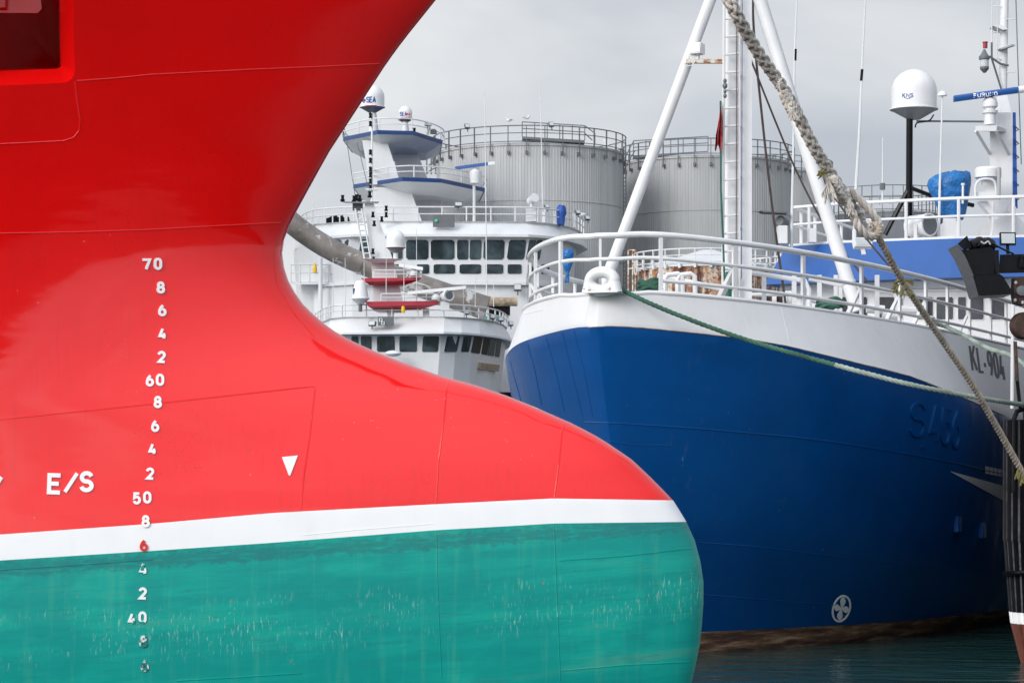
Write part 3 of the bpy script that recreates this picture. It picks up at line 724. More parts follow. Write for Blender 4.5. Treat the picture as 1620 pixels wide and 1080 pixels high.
# paint edge (thin raised weld), strakes and seams
def su(sd, s, f): return Q(S(stem0(f)+s, sd*hbf(f, s), zlev(f, stem0(f)+s)))
def inv(sd, u, f=3, lo=0.0, hi=24.0):
    for _ in range(50):
        mid = (lo+hi)/2
        if (su(sd, mid, f)[0] < u) == (sd > 0): lo = mid
        else: hi = mid
    return lo
print('gun L min', min(su(-1, x*0.1, 3)[0] for x in range(1, 80)), 'pnt L min', min(su(-1, x*0.1, 2)[0] for x in range(1, 80)))
seam(bb, M['bhull'], bh, [(925, 667), (980, 669), (1100, 677), (1250, 690), (1330, 700), (1450, 720), (1526, 735), (1560, 744), (1600, 752)], 0.014, 0.0)
for pts in ([(1105, 857), (1200, 864), (1320, 879), (1430, 892), (1500, 898)], [(1100, 939), (1180, 945), (1280, 953), (1390, 962), (1470, 972)], [(960, 697), (1000, 703), (1060, 704)]):
    seam(bb, M['bhull'], bh, pts, 0.011, -0.002)
for pts in ([(835, 545), (845, 580), (857, 640)], [(864, 534), (880, 590), (893, 650)], [(890, 526), (908, 600), (922, 660)], [(908, 522), (925, 590), (938, 660)], [(806, 570), (815, 600), (826, 640)]):
    seam(bb, M['bhull'], bh, pts, 0.010, 0.0)
for pts in ([(934, 470), (925, 515)], [(1168, 474), (1185, 520)], [(1235, 482), (1250, 545)], [(830, 497), (860, 490)]):
    seam(bb, M['offwhite'], bh, pts, 0.006, -0.001)
seam(bb, mat('rust_line', (0.30, 0.20, 0.13), 0.8, var=0.5, vs=6), bh, [(u, interp(C_PNT, u)) for u in range(930, 1600, 15)], 0.009, 0.0, name='paint_edge', sub=3)
# name plate letters, ghost number, emblem
mb = MB()
for ch, u, v, wd, ht in (('K', 1539.5, 566, 6.8, 38), ('L', 1550.5, 569, 6.4, 38), ('-', 1557.6, 574, 4.2, 38), ('9', 1566.3, 574, 5.2, 38), ('0', 1575.6, 577.5, 5.2, 38), ('4', 1584.8, 581, 5.4, 38)):
    glyph(mb, bb, ch, u, v, wd, ht, 3.1 if ch != '-' else 6, 0.008, shear=-0.13)
mb.build('registration', M['markb'], bh, smooth=0)
mb = MB()
for ch, u, v, wd, ht in (('S', 1452, 663, 23, 52), ('.', 1462, 685, 8, 46), ('4', 1480, 669, 15, 56), ('5', 1497, 674, 14, 56), ('6', 1513, 679, 12, 56)):
    glyph(mb, bb, ch, u, v, wd, ht, 4.4, 0.03, shear=0.05)
mb.build('welded_number', M['bhull'], bh, smooth=0)
mb = MB()
def emb(pts, hw):
    pass
el = [(1331+15*math.cos(R_(a))*0.98+4*math.sin(R_(a)), 962-21.5*math.sin(R_(a))) for a in range(0, 360, 10)]
ei = [(1331+(u-1331)*0.82, 962+(v-962)*0.86) for u, v in el]
ho = [hit(bb, *p) for p in el]; hi_ = [hit(bb, *p) for p in ei]
mb.loft([[p+n*0.008 for p, n in ho], [p+n*0.008 for p, n in hi_], [p-n*0.02 for p, n in hi_], [p-n*0.02 for p, n in ho]], False, False, loop=True)
for ang, ln in ((78, 18), (168, 11.5), (258, 18), (348, 11.5)):
    dx, dy = math.cos(R_(ang)), -math.sin(R_(ang)); nx, ny = -dy, dx
    wd_ = 4.2 if ln > 15 else 5.2
    po = []
    for tq, hw in ((0.0, .12), (.3, .6), (.6, 1.0), (.85, .8), (1.0, .2)): po.append((1331+dx*ln*tq+nx*hw*wd_, 962+dy*ln*tq+ny*hw*wd_))
    for tq, hw in ((1.0, .2), (.85, .8), (.6, 1.0), (.3, .6), (.0, .12)): po.append((1331+dx*ln*tq-nx*hw*wd_, 962+dy*ln*tq-ny*hw*wd_))
    plate(mb, bb, po, 0.009)
mb.build('thruster_emblem', M['markw'], bh, smooth=0)
mb = MB(); patch(mb, bb, [(1503, 745), (1591, 769), (1591, 794), (1504, 746)], 0.010)  # white wedge laid close over the hull side
mb.build('white_patch', M['offwhite'], bh, smooth=0); mb = MB()
for k in range(5): patch(mb, bb, [(1558+k*6.6, 737+k*1.3), (1563.8+k*6.6, 738+k*1.3), (1563.8+k*6.6, 749.5+k*1.3), (1558+k*6.6, 748.5+k*1.3)], 0.010, 2, 2)
mb.build('draught_plate', M['offwhite'], bh, smooth=0)
for (u, v) in ((1514, 828), (1553, 838)):
    h = hit(bb, u, v)
    if h:
        ax = (Vector((CP, -SP, 0)), Vector((SP, CP, 0)), Vector((0, 0, 1)))
        MB().box(h[0]+h[1]*0.02, (0.09, 0.3, 0.34), ax).build('lug', M['bhull'], bh, smooth=0)
# bow rails
srange = [(-1, s) for s in (9.0, 7.5, 6.2, 5.2, 4.3, 3.5, 2.8, 2.1, 1.5, 1.0, 0.6, 0.3, 0.12)]+[(1, s) for s in (0.0, 0.12, 0.3, 0.6, 1.0, 1.5, 2.1, 2.8, 3.6, 4.6, 5.8, 7.2, 8.8, 10.5, 12.5, 15.0, 18.0, 21.0)]
def railpath(h, rng=srange, ins=0.16): return curve([gun(sd, s, h, ins) for sd, s in rng], 150)
tr = MB().tube(railpath(1.08), 0.058, 10).build('top_rail', M['white'], blue)
MB().tube(railpath(0.64), 0.038, 8).build('middle_rail', M['white'], tr)
iL = [x for x in srange if x[0] < 0 and x[1] >= 0.6]; iR = [x for x in srange if x[0] > 0 and x[1] >= 0.6]
MB().tube(railpath(0.22, iL), 0.036, 8).build('lower_rail', M['white'], tr)
MB().tube(railpath(0.22, iR), 0.036, 8).build('lower_rail', M['white'], tr)
def stanch(sd, s, w=0.075, dpt=0.10, brace=0, top=1.08):
    p = gun(sd, s, 0, 0.16); q = gun(sd, s+0.02, 0, 0.16); t_ = (q-p); t_.z = 0
    t_ = t_.normalized() if t_.length > 0 else Vector((1, 0, 0)); nn = Vector((-t_.y, t_.x, 0))
    mb = MB().box(p+Vector((0, 0, top/2-0.03)), (w, dpt*0.45, top-0.05), (t_, nn, Vector((0, 0, 1))))
    if brace:
        c_ = S(stem0(3)+s, 0, p.z); inn = (c_-p); inn.z = 0; inn.normalize(); g_ = p+inn*0.42-Vector((0, 0, 0.1)); e_ = p+Vector((0, 0, 0.66))
        mb.add([e_-t_*w/2, e_+t_*w/2, g_+t_*w/2, g_-t_*w/2, e_-t_*w/2-Vector((0, 0, .1)), e_+t_*w/2-Vector((0, 0, .1)), g_+t_*w/2-inn*.1, g_-t_*w/2-inn*.1],
               [(0, 1, 2, 3), (4, 5, 6, 7), (0, 1, 5, 4), (1, 2, 6, 5), (2, 3, 7, 6), (3, 0, 4, 7)])
    mb.build('stanchion', M['white'], tr, smooth=0)
stanch(1, 0.02, 0.05)
for u, w_, br in ((1058, .07, 0), (1175, .10, 1), (1283, .09, 0), (1375, .09, 1), (1435, .09, 1), (1476, .10, 1), (1510, .09, 0), (1545, .09, 1), (1578, .09, 0), (1602, .09, 0)): stanch(1, inv(1, u), w_, .12, br)
for s, w_, br in ((0.55, .08, 0), (1.6, .09, 0), (2.9, .09, 1), (4.2, .09, 1), (5.6, .09, 0), (7.2, .09, 0)): stanch(-1, s, w_, .12, br)
# bow fairlead
fc = P(964, 445, 0.0001); zt0 = ztop(0)
fo = S(0.05, 0.17, zt0+0.20); ax = Vector((CP, -SP, 0)); upv = Vector((0, 0, 1))
mb = MB()
mb.tube([fo+ax*0.245*math.cos(R_(a))+upv*0.17*math.sin(R_(a)) for a in range(0, 360, 12)], 0.11, 16, closed=True)
for s_ in (-1, 1): mb.tube([fo+ax*s_*.245+upv*-.02, fo+ax*s_*.26+upv*-.12, fo+ax*s_*.275+upv*-.22], [.112, .118, .13], 14)
mb.loft([[fo+ax*x+upv*-0.22+Vector((SP, CP, 0))*y for x, y in ((-.36, -.16), (.36, -.16), (.36, .3), (-.36, .3))], [fo+ax*x+upv*-0.16+Vector((SP, CP, 0))*y for x, y in ((-.28, -.09), (.28, -.09), (.28, .2), (-.28, .2))]])
fl = mb.build('bow_fairlead', M['white'], blue, smooth=60)
mb = MB()
for x, z_ in ((-.27, -.14), (-.20, -.17), (.24, -.15)):
    mb.ball(fo+ax*x+upv*z_-Vector((SP, CP, 0))*0.085, (0.07, 0.025, 0.03), 8, 6)
mb.build('rust_bleed', M['wood'], fl)
# foremast with ladder and two legs
def Ya(a, lat=0): return BY+a*CP-lat*SP
YM = Ya(8.0)
mp = lambda u, v, Y=YM: P(u, v, Y)
mb = MB(); rr_ = m_(13.5, YM); c0 = P(1157, 480, YM); c1 = P(1156.5, -190, YM)
mb.lathe((c0.x, YM, c0.z-0.3), [(rr_, 0), (rr_, c1.z-c0.z+0.3)], n=20)
mast = mb.build('foremast', M['white'], blue)
MB().box(P(1177.5, 145, YM+0.02), (m_(21, YM), m_(30, YM), m_(690, YM)+0.4)).build('mast_flange', M['white'], mast, smooth=0)
xl0, xl1 = 1143.0, 1169.0
lb = MB().tube([mp(1143.5, 470, YM-.34), mp(1146.5, -190, YM-.34)], 0.03, 6).tube([mp(1169.5, 470, YM-.34), mp(1170, -190, YM-.34)], 0.025, 6)
for k in range(24): lb.tube([mp(1144+.001*k, 455-28.3*k, YM-.34), mp(1169.5, 453-28.3*k, YM-.34)], 0.022, 6)
for k in range(8): lb.tube([mp(1169.5, 440-80*k, YM-.34), mp(1172, 440-80*k, YM)], 0.02, 6)
lb.build('ladder', M['white'], mast)
for u0, m__ in ((1164.5, 'wire'), (1173, 'navy')): MB().tube([mp(u0, 440, YM-.40), mp(u0+1.5, -190, YM-.40)], 0.011, 5).build('halyard', M[m__], mast)
MB().tube([mp(1147, 460, YM-.42), mp(1140.5, 300, YM-.42), mp(1140, 160, YM-.42)], 0.022, 6).build('halyard', M['net_green'], mast)
apex = P(1176, -140, YM)
fL = S(7.3, -3.25, ztop(7.3)-0.05); fR = P(1356, 492, Ya(8.4, 2.6))
tl = P(1128, 0, (YM*0.86+fL.y*0.14)); MB().tube([fL, apex], 0.125, 16).build('mast_leg', M['white'], mast)
lg = MB().tube([fR, P(1199, -10, YM-0.1), P(1172, -140, YM-.1)], 0.15, 16).build('mast_leg', M['white'], mast)
q0 = P(1340, 448, fR.y-.05); q1 = P(1343.5, 460, fR.y-.05)
MB().tube([fR.lerp(P(1199, -10, YM-.1), .085), fR.lerp(P(1199, -10, YM-.1), .092)], 0.165, 16).build('collar', M['white'], lg)
# lamp arm
arm = MB().box(P(1120, 97.5, YM), (m_(70, YM), m_(10, YM), m_(6, YM))).build('lamp_arm', M['rustarm'], mast, smooth=0)
lampbox(mast, 1103, 78, YM-.05, 19, 17, 14, yaw=-35, pitch=-8, body='white', lens='offwhite')
MB().box(P(1096, 88, YM), (m_(8, YM), m_(5, YM), m_(14, YM))).build('lamp_bracket', M['white'], mast, smooth=0)
MB().tube([P(1082, 100, YM-.1), P(1086, 105, YM-.1), P(1094, 104, YM-.1), P(1100, 97, YM-.1)], .012, 5).build('cable', M['white'], mast)
mb = MB()
for z_, r_ in ((128, .05), (136, .07), (145, .045), (152, .05)): mb.ball(P(1147, z_, YM-.45), (r_*.8, r_*.8, r_), 8, 6)
mb.build('shackle', M['dgrey'], mast)
# stays
for pts, wpx in (([(1191, -60), (1192, 40), (1205, 180), (1222, 330), (1243, 482)], 4.0), ([(1188, 95), (1230, 200), (1262, 275), (1310, 365), (1372, 445)], 3.2),
                 ([(1205, 90), (1240, 160), (1265, 215), (1320, 312), (1385, 395), (1450, 470)], 3.2)):
    MB().tube(curve([P(u, v, YM+1.2) for u, v in pts], 20), m_(wpx/2, YM), 6).build('stay', M['wire'], mast)
mb = MB()
mb.tube([P(1191, 66, YM+.6), P(1191.5, 82, YM+.6)], .04, 6).tube([P(1190+3*math.cos(R_(a)), 76+3*math.sin(R_(a)), YM+.5) for a in range(0, 360, 45)], .02, 6, closed=True)
mb.build('hook', M['dgrey'], mast)
# foredeck fittings
def D(a, lat, h=0.0): return S(a, lat, ztop(min(a, 20))+h)
for (a, lat) in ((4.0, .4), (4.8, 2.6)): pass
for u in (1070, 1090):
    Yb = Ya(3.4, 1.6)
    MB().tube([P(u-18, 468, Yb), P(u-18, 441, Yb), P(u-14, 435, Yb), P(u+3, 433, Yb), P(u+9, 437, Yb), P(u+10, 468, Yb)], m_(4, Yb), 8).build('pipe_bend', M['white'], blue)
MB().tube([P(1040, 436, Ya(6)), P(1100, 448, Ya(6)), P(1140, 457, Ya(6))], m_(4, 50), 8).build('deck_pipe', M['white'], blue)
for u0, u1 in ((1185, 1280), (1280, 1345), (1290, 1420)):
    Yb = Ya(9.5, 1.5)
    MB().tube([P(u0, 431+(u0-1185)*.10, Yb), P(u1-6, 432+(u1-1185)*.13, Yb), P(u1, 446+(u1-1185)*.13, Yb), P(u1, 500, Yb)], m_(4, Yb), 8).build('inner_rail', M['white'], blue)
    for k in range(2): MB().box(P(u0+(u1-u0)*(k+.5)/2, 470, Yb), (m_(7, Yb), .06, m_(70, Yb))).build('stanchion', M['white'], blue, smooth=0)
MB().tube([P(1186, 466, Ya(10)), P(1250, 466, Ya(10)), P(1300, 480, Ya(10))], m_(3, 53), 8).build('deck_pipe', M['white'], blue)
Yw = Ya(11, .6)
mb = MB().tube([P(1205, 473, Yw), P(1253, 475, Yw)], m_(9, Yw), 14); wn = mb.build('winch', M['rustblock'], blue)
for u in (1210, 1226, 1243, 1250): MB().lathe(P(u, 474, Yw), [(m_(14, Yw), -.05), (m_(14, Yw), .05)], axis=(1, -.2, 0), n=20).build('winch_flange', M['white'], wn)
for u, v, Yb in ((1300, 484, Ya(10.5, 2.0)), (1320, 487, Ya(10.5, 2.2)), (1018, 459, Ya(2.2, 1.0)), (1036, 459, Ya(2.3, 1.2))):
    r_ = m_(8, Yb); MB().lathe(P(u, v+20, Yb), [(r_*.8, 0), (r_*.8, m_(22, Yb)), (r_*1.15, m_(23, Yb)), (r_*1.15, m_(28, Yb)), (r_*.3, m_(29, Yb))], n=16).build('bollard', M['net_green'], blue)
for k, (u, v) in enumerate(((1385, 478), (1410, 488), (1440, 480))):
    MB().tube([P(u-14, v+10, Ya(12, 2.4)), P(u+14, v+12, Ya(12, 2.4))], m_(7, 55), 10).build('deck_roller', M['offwhite'], blue)
h = hit(bb, 1488, 524)
MB().lathe(gun(1, inv(1, 1484), -0.05, 0.2), [(.13, 0), (.13, .12), (.09, .16), (.09, .26), (.14, .3), (.1, .34)], n=14).build('roller_fairlead', M['white'], blue)
# ---------------- wheelhouse
def hs(plan, z, sc=1.0): return [S(a, lat, z) for a, lat in plan]
zA, zB = Zv(382, 63.3), Zv(446, 63.3)
plan_t = [(20.4, -3.05), (20.0, -1.5), (20.0, 1.6), (20.4, 3.6), (27, 3.8), (27, -3.3)]
plan_b = [(19.7, -3.45), (19.3, -1.6), (19.3, 1.7), (19.7, 3.9), (27, 3.95), (27, -3.6)]
plan_w = [(20.3, -3.2), (20.1, -1.5), (20.1, 1.6), (20.3, 3.5), (27, 3.6), (27, -3.35)]
wv = MB().loft([hs(plan_b, zB), hs(plan_t, zA)]); wb = wv.bvh()
wh = wv.build('wheelhouse_band', M['blue'], blue, smooth=0)
MB().loft([hs([(a+.1 if i < 4 else a, l*.99) for i, (a, l) in enumerate(plan_t)], zA), hs([(a+.1 if i < 4 else a, l*.99) for i, (a, l) in enumerate(plan_t)], zA+.07)]).build('roof_edge', M['white'], wh, smooth=0)
ww = MB().loft([hs(plan_w, zB-3.2), hs(plan_w, zB-.002)]); wwb = ww.bvh()
wl_ = ww.build('wheelhouse', M['white'], blue, smooth=0)
for u0, u1 in ((1330, 1345), (1350, 1372), (1386, 1428), (1448, 1476), (1482, 1508), (1516, 1528), (1532, 1556), (1566, 1590)):
    window(wwb, wl_, [(u0, 470), (u1, 470), (u1, 505), (u0, 505)], 'glass2', 0.03, 'offwhite', 2, 0.06)
for u0, u1 in ((1375, 1402),): pass
seam(wwb, M['white'], wl_, [(1330, 459), (1600, 459)], .05, 0, name='eyebrow')
RP = [S(27, -3.2, zA+.07), S(20.6, -2.95, zA+.07), S(20.15, -1.5, zA+.07), S(20.15, 1.6, zA+.07), S(20.5, 3.5, zA+.07), S(27, 3.7, zA+.07)]
dense = []
for p, q in zip(RP, RP[1:]): dense += [p.lerp(q, i/6) for i in range(6)]
dense.append(RP[-1])
rl = railing(blue, dense, (0.98, 0.52), 0.045, 15, M['white'])
YR = 63.5
# box and instruments at the left corner of the roof
MB().box(P(1237, 372, YR), (m_(14, YR), .5, m_(28, YR))).build('roof_locker', M['white'], blue, smooth=0)
MB().prism([P(*z6(510, 345), YR-.3), P(*z6(700, 352), YR-.3), P(*z6(690, 362), YR-.3), P(*z6(530, 356), YR-.3)], Vector((0, .5, 0))).build('shelf', M['dgrey'], blue, smooth=0)
MB().lathe(P(*z6(640, 415), YR), [(m_(5, YR), -.3), (m_(8, YR), -.3), (m_(9, YR), 0), (m_(7, YR), .05)], axis=(-.6, -1, .1), n=16).build('searchlight', M['dgrey'], blue)
MB().box(P(*z6(850, 510), YR+.5), (m_(11, YR), .3, m_(22, YR))).build('roof_vent', M['white'], blue, smooth=20)
whip(blue, [(1252, 400), (1253, 330), (1255, 240), (1257, 90), (1261, -10)], YR, 5)
MB().tube([P(1258.5, 78, YR), P(1258, 96, YR)], m_(2.2, YR), 6).build('antenna_joint', M['black'], blue)
whip(blue, [(1354, 300), (1360, 200), (1363.5, 110), (1370, -20)], YR+2, 5)
MB().tube([P(1362.5, 128, YR+2), P(1364, 110, YR+2)], m_(2.3, YR), 6).build('antenna_joint', M['black'], blue)
whip(blue, [(1485, 375), (1487, 290), (1491, 152)], YR+.2, 5)
MB().lathe(P(1491, 152, YR+.2), [(m_(7.5, YR), 0), (m_(7.5, YR), m_(2, YR)), (m_(5, YR), m_(6, YR)), (m_(2, YR), m_(8, YR))], n=16).build('gps_antenna', M['white'], blue)
whip(blue, [(1396, 322), (1396.5, 218)], YR+8, 3); MB().tube([P(1396, 300, YR+8), P(1396, 290, YR+8)], m_(5, YR), 6).build('antenna_clamp', M['dgrey'], blue)
# satellite dome on its black pole
ys = YR+1.5
pl = MB().tube([P(1438, 378, ys), P(1439, 186, ys)], m_(5.3, ys), 12).tube([P(1437, 300, ys), P(1400, 372, ys)], m_(4, ys), 8).tube([P(1440, 297, ys), P(1474, 310, ys+.6), P(1540, 325, ys+1)], m_(3.5, ys), 8)
pole = pl.build('dome_pole', M['black'], blue)
do, dbv = dome(blue, 1446, 110, 174, 36, ys, M['white'], under=15, neck=.28)
mb = MB()
for ch, u in (('K', 1430), ('N', 1436.3), ('S', 1442.4)): glyph(mb, dbv, ch, u, 151.0, 3.9, 5.5, 1.2, .006)
mb.build('lettering', M['markn'], do, smooth=0)
mb = MB(); p_ = [hit(dbv, 1430+i*1.3, 154+2.0*math.sin(math.pi*i/9)) for i in range(10)]; mb.tube([p+n*.004 for p, n in p_], .008, 5); mb.build('logo_swoosh', M['markn'], do)
MB().tube([P(1450, 192, ys), P(1500, 192, ys), P(1556, 192.5, ys)], m_(1.6, ys), 6).build('cross_arm', M['dgrey'], blue)
MB().tube(curve([P(1448, 202, ys-.3), P(1450, 195, ys-.3), P(1470, 191, ys-.3), P(1477, 182, ys-.2)], 12), m_(1.2, ys), 6).build('cable', M['black'], pole)
# searchlight drum
sd_ = P(1456, 357, YR); axl = Vector((.75, -1, 0)).normalized(); tv_ = Vector((-axl.y, axl.x, 0))
sl_ = MB().lathe(sd_, [(m_(14, YR), -.35), (m_(17, YR), -.33), (m_(17.5, YR), .25), (m_(18.5, YR), .26), (m_(18.5, YR), .34), (m_(15, YR), .34)], axis=axl, n=28).build('searchlight', M['white'], blue)
MB().lathe(sd_, [(m_(15.5, YR), .33), (m_(15.5, YR), .355)], axis=axl, n=28).build('lens', M['dgrey'], sl_)
MB().box(P(1448, 366, YR-.3), (m_(5, YR), .06, m_(22, YR))).tube([P(1446, 378, YR-.1), P(1456, 372, YR-.1), P(1468, 378, YR-.1)], m_(2, YR), 6).build('yoke', M['white'], sl_)
# flood lamps on the wheelhouse edge
lampbox(blue, 1364, 385, YR-2.2, 30, 16, 9, yaw=15, pitch=-28, body='white', lens='lens')
lampbox(blue, 1594, 378, YR-2.6, 25, 20, 7, yaw=0, pitch=-10, body='black', lens='lens')
# radar mast
ym = YR+1.2
mb = MB().loft([[P(1566, 380, ym-.5), P(1606, 380, ym-.5), P(1606, 380, ym+.6), P(1566, 380, ym+.6)], [P(1566, 178, ym-.5), P(1600, 178, ym-.5), P(1600, 178, ym+.6), P(1566, 178, ym+.6)]])
rm = mb.build('radar_mast', M['white'], blue, smooth=0)
MB().loft([[P(1574, 178, ym-.3), P(1600, 178, ym-.3), P(1600, 178, ym+.3), P(1574, 178, ym+.3)], [P(1579, 145, ym-.2), P(1592, 145, ym-.2), P(1592, 145, ym+.2), P(1579, 145, ym+.2)]]).build('mast_shoulder', M['white'], rm, smooth=0)
MB().tube([P(1586, 178, ym), P(1590, -40, ym)], m_(6.5, ym), 14).build('mast_pole', M['white'], rm)
for k in range(6):
    v = 10+k*21; s_ = 1 if k % 2 else -1
    MB().tube([P(1588+s_*4, v, ym-.1), P(1588+s_*18, v, ym-.1), P(1588+s_*18.5, v-3, ym-.1)], m_(.9, ym), 5).build('step', M['white'], rm)
MB().prism([P(*z7(1043, 170), ym-.3), P(*z7(1095, 163), ym-.3), P(*z7(1142, 192), ym-.3), P(*z7(1110, 197), ym-.3)], Vector((0, .5, 0))).build('small_shelf', M['white'], rm, smooth=0)
MB().prism([P(*z7(1085, 320), ym-.3), P(*z7(1170, 290), ym-.3), P(*z7(1190, 296), ym-.3), P(*z7(1095, 327), ym-.3)], Vector((0, .3, 0))).build('small_shelf', M['grey'], rm, smooth=0)
# signal lamp and its arm
lp = MB().lathe(P(*z7(986, 440), ym-.4), [(m_(2, ym), -.16), (m_(5, ym), -.1), (m_(7, ym), -.06), (m_(7, ym), 0), (m_(3, ym), .01), (m_(3, ym), .30)], n=14).lathe(P(*z7(985, 395), ym-.4), [(m_(7, ym), 0), (m_(8.5, ym), .02), (m_(8.5, ym), .09), (m_(5, ym), .16), (m_(1.5, ym), .28)], n=14).build('signal_lamp', M['dgrey'], rm)
MB().lathe(P(*z7(986, 440), ym-.4), [(m_(6.6, ym), 0), (m_(6.6, ym), m_(11, ym))], n=14).build('lens', M['lens'], lp)
MB().lathe(P(*z7(991, 318), ym-.4), [(m_(3.6, ym), 0), (m_(3.6, ym), m_(8, ym)), (m_(4.4, ym), m_(8.5, ym)), (m_(4.4, ym), m_(10, ym))], n=12).build('red_lamp', M['lampr'], lp)
MB().tube([P(*z7(1020, 372), ym-.3), P(*z7(1090, 420), ym-.2), P(*z7(1145, 432), ym-.2)], m_(1.8, ym), 6).tube([P(*z7(1034, 280), ym-.3), P(*z7(1034, 385), ym-.3), P(*z7(1096, 585), ym-.2)], m_(1.6, ym), 6).build('lamp_bracket', M['dgrey'], rm)
whip(rm, [z7(1034, 290), z7(1036, -40)], ym-.3, 2.2); whip(rm, [z7(1069, 380), z7(1073, -40)], ym-.3, 2.0)
MB().tube([P(*z7(1192, -20), ym-.5), P(*z7(1205, 400), ym-.5), P(*z7(1228, 1080), ym-.5)], m_(.9, ym), 5).build('halyard', M['dgrey'], rm)
# radar scanner bar
ry = ym-1.0
mb = MB(); A_, B_ = P(*z7(785, 650), ry), P(*z7(1205, 592), ry-.2)
d_ = (B_-A_).normalized(); rings = []
for q in (A_, B_):
    rings.append([q+Vector((0, a*.10, b*m_(4.8, ry))) for a, b in ((-.7, -1), (-1, -.4), (-1, .5), (-.6, 1), (.6, 1), (1, .5), (1, -.4), (.7, -1))])
mb.loft(rings); rbv = mb.bvh(); sc_ = mb.build('radar_scanner', M['blue'], rm, smooth=40)
MB().tube([B_-d_*.04, B_+d_*.17], m_(5.6, ry), 14).build('end_cap', M['white'], sc_)
mb = MB()
for i, ch in enumerate('FURUNO'): glyph(mb, rbv, ch, 1542.5+i*6.6, 151.8-i*.66, 4.3, 5.6, 1.15, .006, rot=6)
mb.build('lettering', M['markw'], sc_, smooth=0)
pd = P(*z7(1022, 745), ry)
MB().lathe(pd, [(m_(9, ry), -m_(18, ry)), (m_(9, ry), -m_(2, ry)), (m_(12, ry), 0), (m_(12.5, ry), m_(4, ry)), (m_(8, ry), m_(5, ry)), (m_(8, ry), m_(7, ry)), (m_(12, ry), m_(10, ry)), (m_(12, ry), m_(17, ry)), (m_(9, ry), m_(23, ry)), (m_(4, ry), m_(26, ry))], n=20).build('radar_pedestal', M['white'], sc_)
# platform bracket
mb = MB().hexa([P(*z7(928, 860), ry-.3), P(*z7(1065, 862), ry-.3), P(*z7(1165, 870), ym), P(*z7(1040, 868), ym), P(*z7(926, 828), ry-.3), P(*z7(1068, 826), ry-.3), P(*z7(1165, 862), ym), P(*z7(1040, 850), ym)])
for q in (((930, 860), (1020, 1010)), ((1062, 862), (1145, 1012))):
    mb.tube([P(*z7(*q[0]), ry-.25), P(*z7(*q[1]), ym-.5)], .05, 4)
mb.build('radar_platform', M['white'], rm, smooth=0)
mb = MB().loft([[P(1602, 178, ym-.52), P(1607, 178, ym-.52), P(1610, 330, ym-.52), P(1602, 330, ym-.52)], [P(1602, 178, ym-.45), P(1607, 178, ym-.45), P(1610, 330, ym-.45), P(1602, 330, ym-.45)]]); mb.build('cable_tray', M['canvas'], rm, smooth=0)
for k in range(6): MB().tube([P(1602, 200+k*22, ym-.6), P(1608, 207+k*22, ym-.6), P(1612, 206+k*22, ym-.6), P(1604, 198+k*22, ym-.6)], m_(1, ym), 5).build('cable_tie', M['navy'], rm)
# round radar on a frame
y5 = YR-.2
rd = MB().lathe(P(1563, 283, y5), [(m_(17, y5), 0), (m_(21, y5), m_(2, y5)), (m_(21, y5), m_(15, y5)), (m_(18, y5), m_(18, y5)), (m_(2, y5), m_(19, y5))], n=28).build('dome_radar', M['white'], blue)
MB().lathe(P(1563, 281.5, y5), [(m_(19, y5), -m_(1, y5)), (m_(20.5, y5), m_(4.5, y5)), (m_(19, y5), m_(4.6, y5))], n=28).build('blue_stripe', M['blue'], rd)
MB().tube(curve([P(1543, 312, y5-.3), P(1544, 292, y5-.3), P(1552, 284, y5-.3), P(1570, 284, y5-.3), P(1575, 292, y5-.3), P(1576, 312, y5-.3)], 16), m_(2, y5), 6).box(P(1560, 310, y5), (m_(38, y5), .5, m_(9, y5))).box(P(1566, 296, y5+.1), (m_(24, y5), .3, m_(26, y5))).build('radar_frame', M['white'], rd)
MB().prism([P(1549, 318, y5), P(1562, 318, y5), P(1580, 345, y5), P(1574, 348, y5)], Vector((0, .4, 0))).build('bracket', M['white'], rd, smooth=0)
MB().tube([P(1580, 316, y5-.4), P(1580.5, 265, y5-.4)], m_(3, y5), 10).build('exhaust_stub', M['grey'], blue)
MB().tube([P(1523, 322, y5-.4), P(1523.5, 292, y5-.4)], m_(1.8, y5), 8).tube([P(1523.5, 293, y5-.4), P(1523.5, 290, y5-.4)], m_(3, y5), 8).build('pipe_stub', M['offwhite'], blue)
MB().loft([[P(1490, 378, y5+.3), P(1515, 378, y5+.3), P(1515, 378, y5+.8), P(1490, 378, y5+.8)], [P(1492, 345, y5+.3), P(1513, 345, y5+.3), P(1513, 345, y5+.8), P(1492, 345, y5+.8)]]).build('lamp_pedestal', M['white'], blue, smooth=0)
MB().hexa([P(1540, 380, ym-.2), P(1618, 380, ym-.2), P(1640, 380, ym+1), P(1540, 380, ym+1), P(1568, 335, ym-.2), P(1606, 335, ym-.2), P(1606, 335, ym+1), P(1568, 335, ym+1)]).build('mast_base', M['white'], blue, smooth=0)
MB().lathe(P(1600, 332, ym-.8), [(m_(7, ym), -.1), (m_(7, ym), .1)], axis=(0, 1, 0), n=16).build('horn', M['offwhite'], blue)
MB().tube([P(1571, 320, y5-.5), P(1571, 360, y5-.5), P(1567, 378, y5-.5)], m_(2, y5), 6).build('cable', M['offwhite'], blue)
